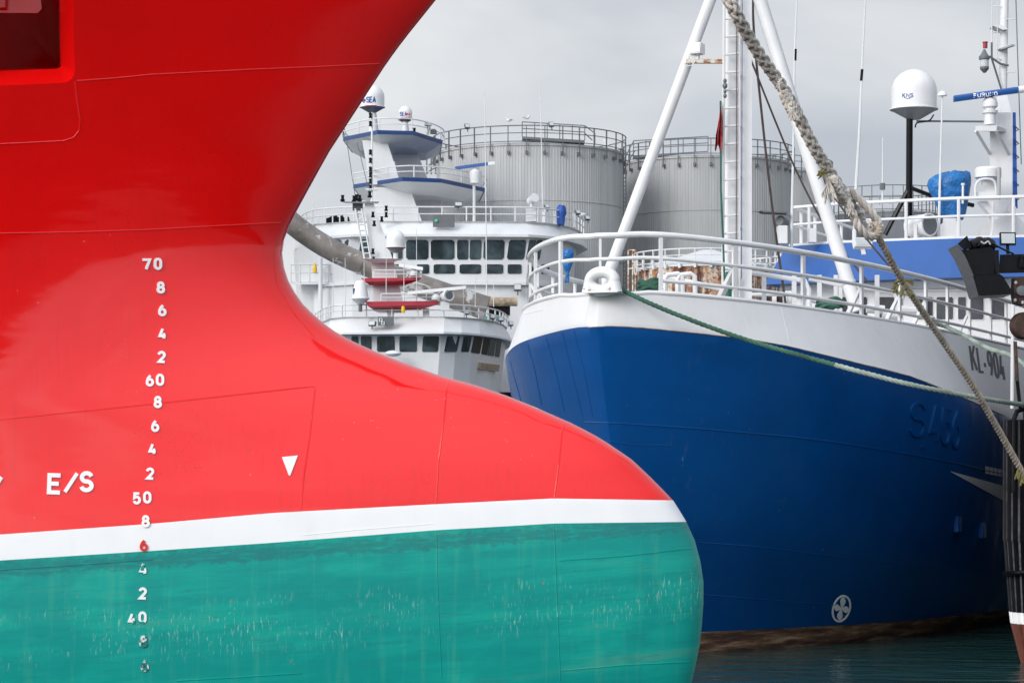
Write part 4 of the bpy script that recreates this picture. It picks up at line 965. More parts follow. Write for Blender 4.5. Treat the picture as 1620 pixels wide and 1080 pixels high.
# a covered lamp on the roof: its own thing
def lumpy(c, prof, Y, seed, n=28, amp=.07, flat=.7):
    rnd = random.Random(seed); ph = [rnd.uniform(0, 6.28) for _ in range(8)]; rings = []
    for i, (u0, u1, v) in enumerate(prof):
        r = []
        for j in range(n):
            a = 2*math.pi*j/n; k = 1+amp*(math.sin(3*a+ph[0]+i*.7)+.7*math.sin(5*a+ph[1]-i*.9)+.6*math.sin(8*a+ph[2]+i*1.3))*.6
            cu = (u0+u1)/2+(u1-u0)/2*math.cos(a)*k; q = P(cu, v+2.0*math.sin(4*a+ph[3]+i), Y); q.y += m_((u1-u0)/2, Y)*flat*math.sin(a)*k; r.append(q)
        rings.append(r)
    return MB().loft(rings)
tp = lumpy(None, [(1489, 1523, 347), (1484, 1527, 338), (1480, 1530, 325), (1475, 1533, 312), (1471, 1535, 300), (1469, 1537, 291), (1470, 1537, 285), (1479, 1536, 279), (1490, 1534, 274.5), (1501, 1529, 272)], YR+.6, 3, n=60, amp=.05)
tag(tp.build('tarpaulin', M['tarp'], None, smooth=50, loc=P(1503, 345, YR+.6)), 'crumpled bright blue tarpaulin wrapped over a lamp on the wheelhouse roof', 'tarpaulin')
# ================================================================== STORAGE TANKS
def tank(name, label, u0, u1, vrim, Yc, wallm, railm='dgrey', nrail=40, group='corrugated storage tanks', rim2=None, railh=1.15, roofrise=1.0, zb=3.8, corr=True, roofm='clad', post_drop=0.6):
    uc = (u0+u1)/2; r = (u1-u0)/2*Yc/F; c = P(uc, HV, Yc); c.z = 0
    zt_ = CAMH-(vrim-HV)/F*(Yc-r)
    tk = thing(name, label, 'tank', (c.x, c.y, zb), group)
    n = 240; A = []
    prof = (0, 0, 1, 1) if corr else (0, 0, 0, 0)
    per = int(2*math.pi*r/0.20)
    ring = []
    for k in range(per):
        for j, q in enumerate((0.0, .42, .5, .92)):
            a = 2*math.pi*(k+q)/per; rr = r-(0.022 if j in (2, 3) and corr else 0); ring.append((math.cos(a)*rr, math.sin(a)*rr))
    mb = MB()
    rings = []
    for z in (zb, zt_): rings.append([Vector((c.x+x, c.y+y, z)) for x, y in ring])
    mb.loft(rings, False, False); mb.build('shell', M[wallm], tk, smooth=0)
    for vv in (0.18, 0.36):
        MB().tube([Vector((c.x+(r+.004)*math.cos(2*math.pi*k/96), c.y+(r+.004)*math.sin(2*math.pi*k/96), zt_-(zt_-zb)*vv)) for k in range(96)], 0.028, 6, closed=True).build('joint_strip', M[wallm], tk)
    MB().lathe((c.x, c.y, zt_), [(r+.06, -.12), (r+.06, .03), (r-.3, .06), (0.4, roofrise), (0.01, roofrise)], n=96).build('roof', M[roofm], tk, smooth=20)
    rr = r+0.22; post = []
    circ = [Vector((c.x+rr*math.cos(2*math.pi*k/96), c.y+rr*math.sin(2*math.pi*k/96), zt_)) for k in range(96)]
    up = Vector((0, 0, 1)); mb = MB()
    for i, h in enumerate((railh, railh*.58, .12)): mb.tube([p+up*h for p in circ], 0.04 if i == 0 else .03, 5, closed=True)
    gr_ = mb.build('guard_rail', M[railm], tk)
    for k in range(nrail):
        a = 2*math.pi*(k+.3)/nrail; p = Vector((c.x+rr*math.cos(a), c.y+rr*math.sin(a), zt_))
        rad = Vector((math.cos(a), math.sin(a), 0)); tg = Vector((-rad.y, rad.x, 0))
        MB().box(p+up*(railh-post_drop)/2, (.09, .05, railh+post_drop), (rad, tg, up)).box(p-up*post_drop-rad*.1, (.26, .14, .22), (rad, tg, up)).build('post', M[railm], gr_, smooth=0)
    return tk, c, r, zt_
t1, c1_, r1, zt1 = tank('storage_tank', 'tall grey corrugated tank behind the white bridge, with two gulls above its rail', 690, 985, 227, 165, 'clad', nrail=34)
t2, c2_, r2, zt2 = tank('storage_tank', 'grey corrugated tank directly behind the white foremast', 986, 1251, 246, 172, 'clad2', nrail=34)
t3, c3_, r3, zt3 = tank('storage_tank', 'grey corrugated tank seen in the gap right of the foremast, mostly hidden', 1080, 1312, 267, 205, 'clad', nrail=34)
t4, c4_, r4, zt4 = tank('storage_tank', 'dark slate tank with thin rail seen behind the black dome pole', 1318, 1486, 333, 215, 'clad3', nrail=34, railh=2.2)
# access stairs and ladder on the first two tanks
def flat(parent, a, b_, Y, wpx=2.0, m='dgrey', name='ladder', rungs=0):
    p, q = P(*a, Y), P(*b_, Y); mb = MB().tube([p, q], m_(1, Y), 5).tube([p+Vector((m_(wpx, Y), 0, 0)), q+Vector((m_(wpx, Y), 0, 0))], m_(1, Y), 5)
    for k in range(rungs): mb.tube([p.lerp(q, (k+.5)/rungs), p.lerp(q, (k+.5)/rungs)+Vector((m_(wpx, Y), 0, 0))], m_(.7, Y), 4)
    return mb.build(name, M[m], parent)
flat(t1, (986, 470), (986, 240), 163, 4, rungs=36)
def walkway(parent, u0, v0, u1, v1, Y, h=24, n=6, m='dgrey'):
    mb = MB()
    for dy in (0, 1.1):
        for hh in (h, h*.55): mb.tube([P(u0, v0-hh, Y+dy), P(u1, v1-hh, Y+dy)], .035, 5)
    mb.prism([P(u0, v0, Y), P(u1, v1, Y), P(u1, v1+4, Y), P(u0, v0+4, Y)], Vector((0, 1.1, 0)))
    w_ = mb.build('roof_walkway', M[m], parent, smooth=0)
    for k in range(n):
        for dy in (0, 1.1):
            p = P(u0+(u1-u0)*k/(n-1), v0+(v1-v0)*k/(n-1), Y+dy); MB().tube([p, p+Vector((0, 0, m_(h, Y)))], .035, 5).build('post', M[m], w_)
walkway(t1, 826, 216, 925, 222, 160.5, 23, 6)
MB().tube([P(925, 199, 160.5), P(941, 211, 160.5), P(941, 228, 160.5)], .04, 5).tube([P(925, 211, 160.5), P(937, 222, 160.5)], .04, 5).build('stair_rail', M['dgrey'], t1)
MB().box(P(958, 226, 163), (m_(9, 163), .5, m_(10, 163))).build('roof_box', M['offwhite'], t1, smooth=20)
walkway(t2, 1002, 246, 1120, 239, 170, 23, 7)
MB().tube(curve([P(985, 262, 168), P(992, 243, 168), P(1003, 222, 168)], 8), .04, 5).tube(curve([P(985, 274, 168), P(994, 256, 168), P(1005, 238, 168)], 8), .04, 5).build('stair_rail', M['dgrey'], t2)
for (u, v, par) in ((739, 200, t1), (872, 197, t1)): lampbox(par, u, v, 158.6, 8, 8, 4, yaw=20, pitch=-30)
# landing left of the first tank
def landing(parent):
    Y = 163; mb = MB()
    for v in (240, 249, 262, 272): mb.tube(curve([P(675, v+3, Y), P(682, v-3, Y), P(692, v-7, Y)], 8), .04, 5)
    o = mb.build('landing_rail', M['dgrey'], parent)
    for u in (675, 682, 689): MB().tube([P(u, 240, Y), P(u, 276, Y)], .05, 5).build('post', M['dgrey'], o)
landing(t1)
# rusting tank
rt, crt, rrt, ztr = tank('rusting_tank', 'low rust-stained white tank with cone roof behind the blue bow rails', 1008, 1232, 417, 140, 'rustwall', railm='offwhite', nrail=30, group=None, railh=.85, roofrise=1.1, corr=False, roofm='white2', post_drop=.1)
for u in (1002, 1008): pass
MB().tube([P(994, 470, 137), P(994, 396, 137)], .05, 5).tube([P(1001, 470, 137), P(1001, 396, 137)], .05, 5).tube([P(1005, 470, 137), P(1005, 398, 137)], .04, 5).tube([P(994, 396, 137), P(1006, 396, 137)], .05, 5).tube([P(994, 425, 137), P(1006, 425, 137)], .05, 5).build('access_ladder', M['rustarm'], rt)
# gulls on the tank rail
def gull(u, v, Y, flip, label):
    c = P(u, v, Y); k = m_(1, Y); s_ = -1 if flip else 1
    mb = MB().ball(c, (4.6*k, 2.4*k, 2.3*k), 12, 8)
    g_ = thing('seagull', label, 'seagull', (c.x, c.y, c.z-4*k), 'gulls on the tank rail')
    mb.ball(c+Vector((s_*3.7*k, 0, 2.6*k)), (1.6*k, 1.4*k, 1.5*k), 10, 7).loft([[c+Vector((s_*2.0*k, y*k, z*k)) for y, z in ((-1, 0), (1, 0), (1, 1.6), (-1, 1.6))], [c+Vector((s_*3.6*k, y*k, z*k)) for y, z in ((-.8, 2), (.8, 2), (.8, 3.2), (-.8, 3.2))]])
    mb.build('body', M['white'], g_)
    MB().ball(c+Vector((-s_*1.5*k, 0, .7*k)), (4.2*k, 2.6*k, 1.5*k), 10, 6).loft([[c+Vector((-s_*4*k, y*k, z*k)) for y, z in ((-1, 0), (1, 0), (1, .8), (-1, .8))], [c+Vector((-s_*7.5*k, y*k, z*k)) for y, z in ((-.5, -.4), (.5, -.4), (.5, 0), (-.5, 0))]]).build('wing', M['grey'], g_)
    MB().loft([[c+Vector((s_*5*k, y*k, (2.6+z)*k)) for y, z in ((-.4, -.4), (.4, -.4), (.4, .4), (-.4, .4))], [c+Vector((s_*7*k, y*k, (2.1+z)*k)) for y, z in ((-.15, -.2), (.15, -.2), (.15, .1), (-.15, .1))]]).build('beak', M['lampy'], g_)
    for y in (-.8, .8): MB().tube([c+Vector((0, y*k, -2*k)), c+Vector((0, y*k, -4*k))], .35*k, 5).build('leg', M['lampy'], g_)
gull(805, 190.3, 158.4, True, 'left one of two white gulls perched on the tank rail')
gull(833, 186.5, 158.3, False, 'right one of two white gulls, on the raised rail of the tank')
# ================================================================== FAR WHITE VESSEL WITH BLUE-EDGED MAST PLATFORMS
YB = 145.0
vb = thing('trawler', 'large white trawler with blue-edged mast platforms and two rows of bridge windows', 'ship', tuple(P(720, 448, YB+8)[:2])+(0,))
def lv(plan, v, Y0, grow=0.0):
    """plan of (u, extra depth) at the height of photo row v for depth Y0"""
    z = Zv(v, Y0); pts = [Vector(((u-810)/F*(Y0+d), Y0+d, z)) for u, d in plan]
    if grow:
        c = sum(pts, Vector())/len(pts)
        pts = [p+((p-c)*Vector((1, 1, 0))).normalized()*grow if False else Vector((p.x+math.copysign(min(abs(p.x-c.x), 1)*grow, p.x-c.x), p.y+math.copysign(min(abs(p.y-c.y), 1)*grow, p.y-c.y), p.z)) for p in pts]
    return pts
bplan = [(470, 9), (500, 2), (560, 0.0), (700, 0.0), (832, 0.3), (858, 1.2), (880, 2.6), (897, 4.8), (906, 7.5), (900, 14), (470, 14)]
bl = MB().loft([lv(bplan, 620, YB, -.1), lv(bplan, 449, YB, -.1)])
bl.build('deckhouse', M['white2'], vb, smooth=30)
bw = MB().loft([lv(bplan, 449, YB), lv(bplan, 376, YB, .25)]); bwb = bw.bvh()
bo = bw.build('bridge', M['white2'], vb, smooth=30)
rplan = [(466, 8.5), (498, 1.4), (558, -.7), (700, -.8), (836, -.5), (868, .5), (900, 2.4), (920, 5), (930, 8.5), (905, 15), (466, 15)]
uplan = [(470, 9), (500, 2), (560, 0.2), (700, 0.2), (832, 0.5), (866, 1.5), (894, 3.2), (912, 5.8), (920, 8.5), (900, 14.5), (470, 14.5)]
rb_ = MB().loft([lv(rplan, 376, YB), lv(rplan, 372, YB), lv(uplan, 352, YB), lv(uplan, 349.5, YB, -.1)])
ro = rb_.build('bridge_roof', M['white2'], vb, smooth=30)
lplan = [(u, d-.45) if d < 9 else (u, d) for u, d in bplan]
MB().loft([lv(lplan, 451, YB), lv(lplan, 446, YB)]).build('bridge_ledge', M['white2'], bo, smooth=30)
def wrow(b, par, rows, v0, v1, lean=0, m='glass', fw=1.0):
    for r in rows:
        u0, u1 = r[0], r[1]; l = r[2] if len(r) > 2 else lean
        window(b, par, [(u0+l, v0), (u1+l, v0), (u1, v1), (u0, v1)], m, 0.05, 'white2', fw, 0.10)
wrow(bwb, bo, [(520, 541), (546, 586), (601, 637)], 379, 411)
for r in ((642.5, 678, 0), (681.5, 719, 0), (723, 741, 0), (742.5, 761, 1), (764, 797, 1.5), (801.5, 829, 4), (832, 843, 5), (844, 853, 5), (856, 872, 6), (875, 888, 6), (890, 899, 6)): wrow(bwb, bo, [r], 379.5, 410.5)
wrow(bwb, bo, [(601, 637), (659, 679), (686, 720), (727, 761), (768, 796), (803, 825), (835, 848), (856, 868)], 418, 433)
RB = lv(uplan, 349.5, YB, -.15)[:9]; RB = curve(RB, 40)
railing(vb, RB, (.84, .42), .045, 22, M['white2'])
# left wing: platform, stairs, post
wpl = MB().hexa([P(462, 450, 146), P(566, 450, 146), P(566, 450, 152), P(462, 450, 152), P(460, 445, 146), P(566, 446, 146), P(566, 446, 152), P(460, 445, 152)]).build('wing_platform', M['white2'], vb, smooth=0)
railing(vb, [P(460+i*13, 446, 146) for i in range(9)], (1.05, .55), .04, 8, M['white2'])
MB().tube([P(507, 510, 145.5), P(507, 408, 145.5)], m_(3.4, 145.5), 10).build('wing_post', M['white2'], vb)
mb = MB()
p0, p1 = P(512, 495, 147), P(553, 455, 147)
for dy in (0, 1.0): mb.tube([p0+Vector((0, dy, 0)), p1+Vector((0, dy, 0))], .07, 4)
st_ = mb.build('stair', M['white2'], vb)
for k in range(7): MB().box(p0.lerp(p1, (k+.5)/7)+Vector((0, .5, 0)), (.34, .95, .06)).build('tread', M['dgrey'], st_, smooth=0)
MB().tube([P(508, 470, 147), P(545, 432, 147)], .04, 5).tube([P(508, 480, 147), P(548, 442, 147)], .03, 5).build('handrail', M['white2'], st_)
for u, v in ((498, 424),): MB().lathe(P(u, v+7, 145.8), [(.12, 0), (.14, .2), (.10, .4), (.05, .55)], n=10).build('emergency_lamp', M['lampy'], vb)
# roof gear left: funnels and rails
for u0, v0, u1, v1 in ((527, 366, 520, 345), (535, 362, 526, 342), (550, 362, 545, 345), (543, 356, 536, 344)):
    MB().tube([P(u0, v0, 150), P(u1, v1, 150)], .28, 12).build('exhaust_pipe', M['black'], vb)
railing(vb, [P(470+i*10, 372-i*.8, 149) for i in range(10)], (1.05, .55), .04, 9, M['white2'])
whip(vb, [(495, 345), (495, 308)], 148, 1.6); whip(vb, [(517, 345), (517, 317)], 148, 1.6)
# mast: legs and two platforms
def leg4(mb, a, b_):
    """legs as lofts between (u left, u right, v, y near, y far)"""
    rings = []
    for (u0, u1, v, y0, y1) in (a, b_):
        rings.append([P(u0, v, y0), P(u1, v, y0), Vector((P(u1, v, y0).x-.15, y1, P(u1, v, y0).z)), Vector((P(u0, v, y0).x+.15, y1, P(u0, v, y0).z))])
    return mb.loft(rings)
YMb = YB+5
for a, b_ in (((576, 668, 352, YMb-1, YMb+1.2), (592, 648, 296, YMb-1, YMb+1)), ((585, 634, 292, YMb-1, YMb+.8), (573, 612, 222, YMb-.8, YMb+.8)),
              ((650, 706, 352, YMb+3, YMb+5), (640, 694, 308, YMb+3, YMb+5)), ((632, 680, 292, YMb+3, YMb+4.6), (620, 658, 236, YMb+3, YMb+4.4))):
    leg4(MB(), a, b_).build('mast_leg', M['white2'], vb, smooth=0)
def mplat(poly, v, th, under, Y0, depth):
    """blue-edged platform: (u, extra depth) outline, edge height th pixels, and a tapered underside"""
    z = Zv(v, Y0); s_ = Y0/F
    top = [Vector(((u-810)/F*(Y0), Y0+d, z)) for u, d in poly]
    ce = sum(top, Vector())/len(top)
    o = MB().loft([[p-Vector((0, 0, th*s_)) for p in top], top]).build('mast_platform', M['navy'], vb, smooth=0)
    ins = [p.lerp(ce, .02) for p in top]; low = [p.lerp(ce, .32) for p in top]
    MB().loft([[p-Vector((0, 0, (th+under)*s_)) for p in low], [p-Vector((0, 0, th*s_+.004)) for p in ins]]).build('platform_underside', M['white2'], o, smooth=0)
    return o, top
pl1, top1 = mplat([(541, 1), (600, -2.2), (656, -1.8), (698, 2.5), (690, 8), (600, 9), (545, 7)], 213.5, 6, 14, YMb, 8)
pl2, top2 = mplat([(557, 1), (640, -3), (700, -2.2), (766, 3), (756, 9), (640, 10), (560, 8)], 289, 6, 15, YMb, 8)
railing(vb, curve([p+(Vector((0, 0, 0))) for p in top1[:5]], 24), (.72, .36), .04, 9, M['white2'])
railing(vb, curve([p for p in top2[:5]], 24), (.68, .34), .04, 11, M['white2'])
railing(vb, curve([top1[0], top1[6], top1[5], top1[4]], 12), (.72, .36), .04, 6, M['white2'])
MB().tube([P(750, 290, YMb), P(750, 352, YMb)], m_(2.4, YMb), 8).build('platform_post', M['white2'], vb)
# domes
d1, d1b = dome(vb, 589, 135, 170.5, 19.3, YMb+1, M['white'], under=8, neck=.3)
MB().lathe(P(591, 213, YMb+1), [(m_(9, YMb), 0), (m_(4.5, YMb), m_(34, YMb))], n=16).build('dome_pedestal', M['white2'], d1)
d2, d2b = dome(vb, 641, 168, 190, 11.2, YMb+1, M['white'], under=3, neck=.5)
MB().lathe(P(641, 213, YMb+1), [(m_(7, YMb), 0), (m_(4.5, YMb), m_(20, YMb))], n=16).build('dome_pedestal', M['white2'], d2)
def word(b, chars, u, v, dx, wd, ht, st, m, par, lift=.01, dv=0):
    mb = MB()
    for i, ch in enumerate(chars):
        if ch != ' ': glyph(mb, b, ch, u+i*dx, v+i*dv, wd, ht, st, lift)
    if mb.v: mb.build('lettering', M[m], par, smooth=0)
word(d1b, 'e', 576, 158.5, 5, 4.6, 7.0, 1.9, 'markn', d1); word(d1b, 'SEA', 582, 158, 5.0, 3.8, 8.0, 1.9, 'markn', d1)
word(d2b, 'SEA', 634.5, 180.4, 3.6, 2.7, 5.6, 1.3, 'markn', d2); word(d2b, 'Ka', 644.5, 180.6, 3.0, 2.0, 3.0, .9, 'markr', d2)
mb = MB(); p_ = [hit(d1b, 576+i*2, 167) for i in range(11)]; mb.tube([p+n*.01 for p, n in p_ if True], .02, 5); mb.build('logo_line', M['markr'], d1)
mb = MB(); p_ = [hit(d2b, 634+i*1.5, 185.6) for i in range(11)]; mb.tube([p+n*.01 for p, n in p_], .015, 5); mb.build('logo_line', M['markr'], d2)
# lamp pole with stacked lamps
yl = YMb-3.4
lpole = MB().tube([P(588.5, 326, yl), P(588.5, 178, yl)], m_(1.5, yl), 8).build('lamp_pole', M['white2'], vb)
for v in (183, 196, 241, 254, 268, 277, 287, 297): MB().lathe(P(586, v+4, yl-.1), [(m_(2.4, yl), 0), (m_(3.0, yl), m_(1, yl)), (m_(2.2, yl), m_(2, yl)), (m_(2.2, yl), m_(6, yl)), (m_(3.0, yl), m_(7, yl)), (m_(1.5, yl), m_(8.5, yl))], n=10).build('navigation_lamp', M['black'], lpole)
MB().box(P(588, 300, yl), (m_(18, yl), .5, m_(2, yl))).build('crossarm', M['white2'], lpole, smooth=0)
for u, v in ((655.5, 207), ): MB().lathe(P(u, v+5, YMb-1), [(.11, 0), (.13, .1), (.08, .15), (.08, .3), (.12, .36)], n=10).build('navigation_lamp', M['black'], vb)
lampbox(vb, 677, 197, YMb-.5, 11, 5, 5, yaw=30, pitch=-10, body='grey'); MB().tube([P(676, 213, YMb-.5), P(679, 199, YMb-.5)], m_(2, YMb), 6).build('lamp_stand', M['grey'], vb)
mb = MB().lathe(P(686, 212, YMb), [(.2, 0), (.2, .2), (.1, .3)], n=10); mb.build('deck_fitting', M['dgrey'], vb)
# radar on the lower platform
yr = YMb-.2
mb = MB().lathe(P(752, 290, yr), [(m_(8.5, yr), 0), (m_(8.5, yr), m_(5, yr)), (m_(9.5, yr), m_(9, yr)), (m_(9.5, yr), m_(18, yr)), (m_(7, yr), m_(21, yr)), (m_(4, yr), m_(24, yr))], n=18); rp_ = mb.build('radar_pedestal', M['white2'], vb)
a, b_ = P(720, 266.5, yr), P(772, 259.5, yr-.3)
MB().loft([[q+Vector((0, y, z)) for y, z in ((-.12, -.08), (.12, -.08), (.12, .10), (-.12, .10))] for q in (a, b_)]).build('radar_scanner', M['blue'], rp_, smooth=0)
MB().loft([[q+Vector((0, y, z)) for y, z in ((-.13, -.09), (.13, -.09), (.13, .11), (-.13, .11))] for q in (b_, P(783, 258.5, yr-.35))]).build('end_cap', M['white2'], rp_, smooth=0)
# display board with a green light, at the bridge roof rail
db = MB().box(P(702, 349.5, YB-.6), (m_(34, YB), .25, m_(19, YB))).build('display_board', M['dgrey'], vb, smooth=0)
MB().lathe(P(690, 349, YB-.75), [(m_(2.2, YB), 0), (m_(2.2, YB), .1)], axis=(0, -1, 0), n=12).build('green_lamp', mat('green_lens', (0.02, 0.55, 0.25), 0.3), db)
lampbox(vb, 725, 324, YB, 12, 7, 6, yaw=10, pitch=-20)
for u, v in ((611, 340), (604, 347), (611, 330)): MB().lathe(P(u, v+4, YB-.6), [(.1, 0), (.12, .08), (.08, .1), (.08, .28), (.12, .32)], n=10).build('navigation_lamp', M['black'], vb)
# right end of the roof: searchlight and floodlights
yq = YB+1
sg_ = MB().lathe(P(842, 316, yq), [(m_(5, yq), -.3), (m_(6.5, yq), -.25), (m_(7, yq), .3), (m_(7.5, yq), .35)], axis=(.5, -1, .35), n=18).tube([P(841, 322, yq), P(840.5, 330, yq)], m_(2, yq), 8).box(P(840, 341, yq), (m_(16, yq), .7, m_(20, yq))).build('searchlight', M['white2'], vb)
for u, v in ((865, 327), (914, 336), (929, 345)): lampbox(vb, u, v, YB+3, 8, 7, 4, yaw=30, pitch=-30)
for u, v, h in ((860, 352, 22), (878, 356, 24), (894, 358, 24), (908, 360, 22)): MB().box(P(u, v-h/2, YB+3), (m_(5, YB), .2, m_(h, YB))).build('roof_locker', M['white2'], vb, smooth=0)
MB().lathe(P(921, 342, YB+4), [(m_(7, YB), 0), (m_(7.5, YB), m_(3, YB)), (m_(4, YB), m_(5, YB))], n=14).build('antenna_pod', M['offwhite'], vb)
cv = lumpy(None, [(882, 893, 356), (881, 894, 349), (881, 894, 341), (880, 896, 337), (880, 895, 330), (884, 893, 326)], YB+2.2, 5)
tag(cv.build('canvas_cover', M['canvas'], None, smooth=50, loc=P(887, 356, YB+2.2)), 'royal blue canvas cover standing on the roof edge of the far white bridge', 'canvas cover')
whip(vb, [(770, 500), (769, 350), (768, 250), (766.5, 140)], YB-1.2, 2.2)
whip(vb, [(859, 335), (857, 240), (853.5, 122)], YB+2, 2.0)
for u0, v0, u1, v1 in ((548, 220, 567, 345), (565, 225, 583, 300)): MB().tube([P(u0, v0, YMb-2), P(u1, v1, YMb-2)], m_(.6, YMb), 5).build('stay', M['dgrey'], vb)
lampbox(vb, 819, 455, YB-.4, 12, 10, 6, yaw=0, pitch=-20)
for u0, v0, u1, v1 in ((764, 479, 770, 500), (777, 479, 794, 500)): pass
# hull of that vessel, low behind the others
def simple_hull(par, u0, u1, Y0, Y1, ztop_, m, sheer=0.8):
    X0, X1 = (u0-810)/F*Y0, (u1-810)/F*Y0; ym_ = (Y0+Y1)/2
    rings = []
    for z, k in ((-2, .82), (0.2, .9), (ztop_*.6, .97), (ztop_, 1.0)):
        L = X1-X0; pts = []
        for i in range(25):
            t_ = i/24; w_ = (1-abs(2*t_-1)**3.0)**.6 if t_ > .5 else (1-abs(2*t_-1)**6)**.5
            pts.append(Vector((X0+L*.5+(t_-.5)*L*k, ym_-(Y1-Y0)/2*w_*k, z+(sheer*(t_**2) if z > 1 else 0))))
        pts += [Vector((p.x, 2*ym_-p.y, p.z)) for p in reversed(pts[1:-1])]
        rings.append(pts)
    return MB().loft(rings).build('hull', m, par, smooth=40)
simple_hull(vb, 250, 1000, 141, 163, 6.0, M['navy'])
mb = MB().lathe(P(780, 477, 139.5), [(m_(7, 140), -1.4), (m_(7, 140), 1.4)], axis=(1, .1, 0), n=14); mb.build('net_roller', M['wood'], vb)
MB().box(P(790, 488, 141), (m_(34, 141), .9, m_(22, 141))).build('net_locker', M['black'], vb, smooth=0)
for u0, u1 in ((764, 772), (777, 795)):
    MB().box(P((u0+u1)/2, 492, YB-.1), (m_(u1-u0, YB), .12, m_(26, YB))).build('door_window', mat('sea_green_glass', (0.12, 0.26, 0.25), 0.15), vb, smooth=0)
# discharge pipe slung between the two white vessels
pts = [P(352, 690, 152), P(352, 330, 150), P(385, 293, 140), P(440, 332, 134), P(470, 360, 134), P(530, 398, 134), P(640, 443, 134), P(768, 487, 134)]
dp = thing('discharge_pipe', 'long worn grey metal pipe slanting down between the two white vessels', 'pipe', tuple(pts[2]))
pc = curve(pts, 60)[:]; r0 = m_(17.5, 134)
mb = MB(); mb.tube(pc, [r0*(1.0 if i < 52 else 1+.012*(i-52)) for i in range(61)], 24, cap=False); mb.tube(pc[::-1], [r0*.93*(1.0 if i > 8 else 1+.012*(8-i)) for i in range(61)], 24, cap=False); mb.build('pipe', M['silver'], dp)
for i in (9, 16, 24, 33, 42, 50): MB().tube([pc[i], pc[i].lerp(pc[i+1], .22)], r0*1.06, 24).build('flange', M['silver'], dp)
MB().tube([pc[60]+(pc[60]-pc[59])*.001+Vector((0, 0, 0)), pc[60]+(pc[60]-pc[59]).normalized()*.08], r0*1.13, 24, cap=False).build('rim', M['silver'], dp)
# ================================================================== NEARER WHITE VESSEL WITH DARK RED MAST PLATFORMS
YA = 125.0
va = thing('coastal_vessel', 'white vessel with dark red mast platforms and a low wheelhouse, left of the blue bow', 'ship', tuple(P(690, 556, YA+7)[:2])+(0,))
aplan = [(500, 8), (520, 2), (545, .5), (698, 0.0), (722, .5), (748, 1.7), (775, 4.0), (793, 7.0), (801, 10.5), (795, 18), (500, 18)]
aplow = [(505, 8), (524, 2), (548, .8), (691, 0.4), (716, .9), (741, 2.1), (766, 4.4), (784, 7.4), (790, 10.8), (780, 18), (505, 18)]
awv = MB().loft([lv(aplow, 640, YA), lv(aplow, 614, YA), lv(aplan, 524, YA)]); awb = awv.bvh()
ao = awv.build('wheelhouse', M['white2'], va, smooth=12)
rpl = [(496, 8), (516, 1.6), (542, -.2), (702, -.9), (730, -.3), (760, 1.2), (790, 4.0), (806, 7), (812, 11), (800, 18.5), (496, 18.5)]
rup = [(502, 8), (524, 2), (548, .5), (703, .2), (730, .9), (756, 2.2), (780, 4.6), (794, 7.5), (800, 11), (795, 18), (502, 18)]
arv = MB().loft([lv(rpl, 529, YA), lv(rpl, 526, YA), lv(rup, 502, YA), lv(rup, 500.5, YA, -.1)]); aro = arv.build('wheelhouse_roof', M['white2'], va, smooth=12)
for r in ((556, 568, -1), (571, 588, 0), (596.5, 625, -.5), (632, 660, -.5), (667.5, 693, 2), (702, 722, 5), (728.5, 741, 5), (744.5, 758, 5), (760.5, 770, 4.5), (771, 780.5, 4), (782, 789, 4), (791, 795.5, 3)):
    window(awb, ao, [(r[0]+(r[2] if r[2] > 1 else 0), 531.5+max(0, r[0]-740)*.10), (r[1]+r[2], 531.5+max(0, r[1]-740)*.10), (r[1], 556.5+max(0, r[1]-740)*.17), (r[0], 556.5+max(0, r[0]-740)*.17)], 'glass' if r[0] < 740 else 'glass3', .04, 'white2', 1.0, .08)
h = hit(awb, 770, 580)
MB().hexa([hit(awb, *p)[0]+hit(awb, *p)[1]*.02 for p in ((754.5, 583), (783, 587), (784.5, 576.5), (756.5, 573))]+[hit(awb, *p)[0]+hit(awb, *p)[1]*.22 for p in ((754.5, 583), (783, 587), (784.5, 576.5), (756.5, 573))]).build('name_board', M['wood'], ao, smooth=0)
mb = MB().ball(P(622, 559, YA-.6), (m_(13, YA), .35, m_(5, YA)), 16, 8); mb.build('life_raft', M['white'], va)
AR = curve(lv(rup, 500.5, YA, -.12)[:9], 40)
railing(va, AR, (.62, .33), .04, 20, M['white2'])
# mast
leg4(MB(), (592, 641, 492, YA+1.5, YA+3.2), (587, 622, 410, YA+1.6, YA+3)).build('mast', M['white2'], va, smooth=0)
leg4(MB(), (587, 622, 412, YA+1.6, YA+3), (577, 591, 322, YA+1.8, YA+2.6)).build('mast', M['white2'], va, smooth=0)
MB().hexa([P(590, 416, YA+.8), P(620, 416, YA+.8), P(618, 416, YA+3), P(592, 416, YA+3), P(572, 409, YA+.5), P(637, 409, YA+.5), P(635, 409, YA+3.2), P(574, 409, YA+3.2)]).build('dome_shelf', M['white2'], va, smooth=0)
mplA = MB().hexa([P(547, 321.5, YA+1.6), P(598, 322, YA+1.6), P(594, 321.5, YA+3), P(550, 321, YA+3), P(538, 319, YA+1.4), P(600, 319, YA+1.4), P(597, 319, YA+3.2), P(541, 319, YA+3.2)]).build('top_platform', M['white2'], va, smooth=0)
for u, v in ((542, 315), (560, 316), (564, 314), (569, 315), (585, 309)): MB().lathe(P(u, v+4, YA+2), [(.11, 0), (.13, .1), (.08, .14), (.08, .3), (.11, .34)], n=10).build('navigation_lamp', M['black'], va)
MB().box(P(566, 327, YA+2.2), (m_(16, YA), .4, m_(12, YA))).build('loudhailer', M['dgrey'], va, smooth=20)
lad = MB()
for du in (0, 10): lad.tube([P(577+du, 412, YA+1.4), P(562+du, 330, YA+1.4)], .05, 5)
for k in range(9): lad.tube([P(577-1.7*k, 410-9*k, YA+1.4), P(587-1.7*k, 409-9*k, YA+1.4)], .035, 4)
lad.build('ladder', M['white2'], va)
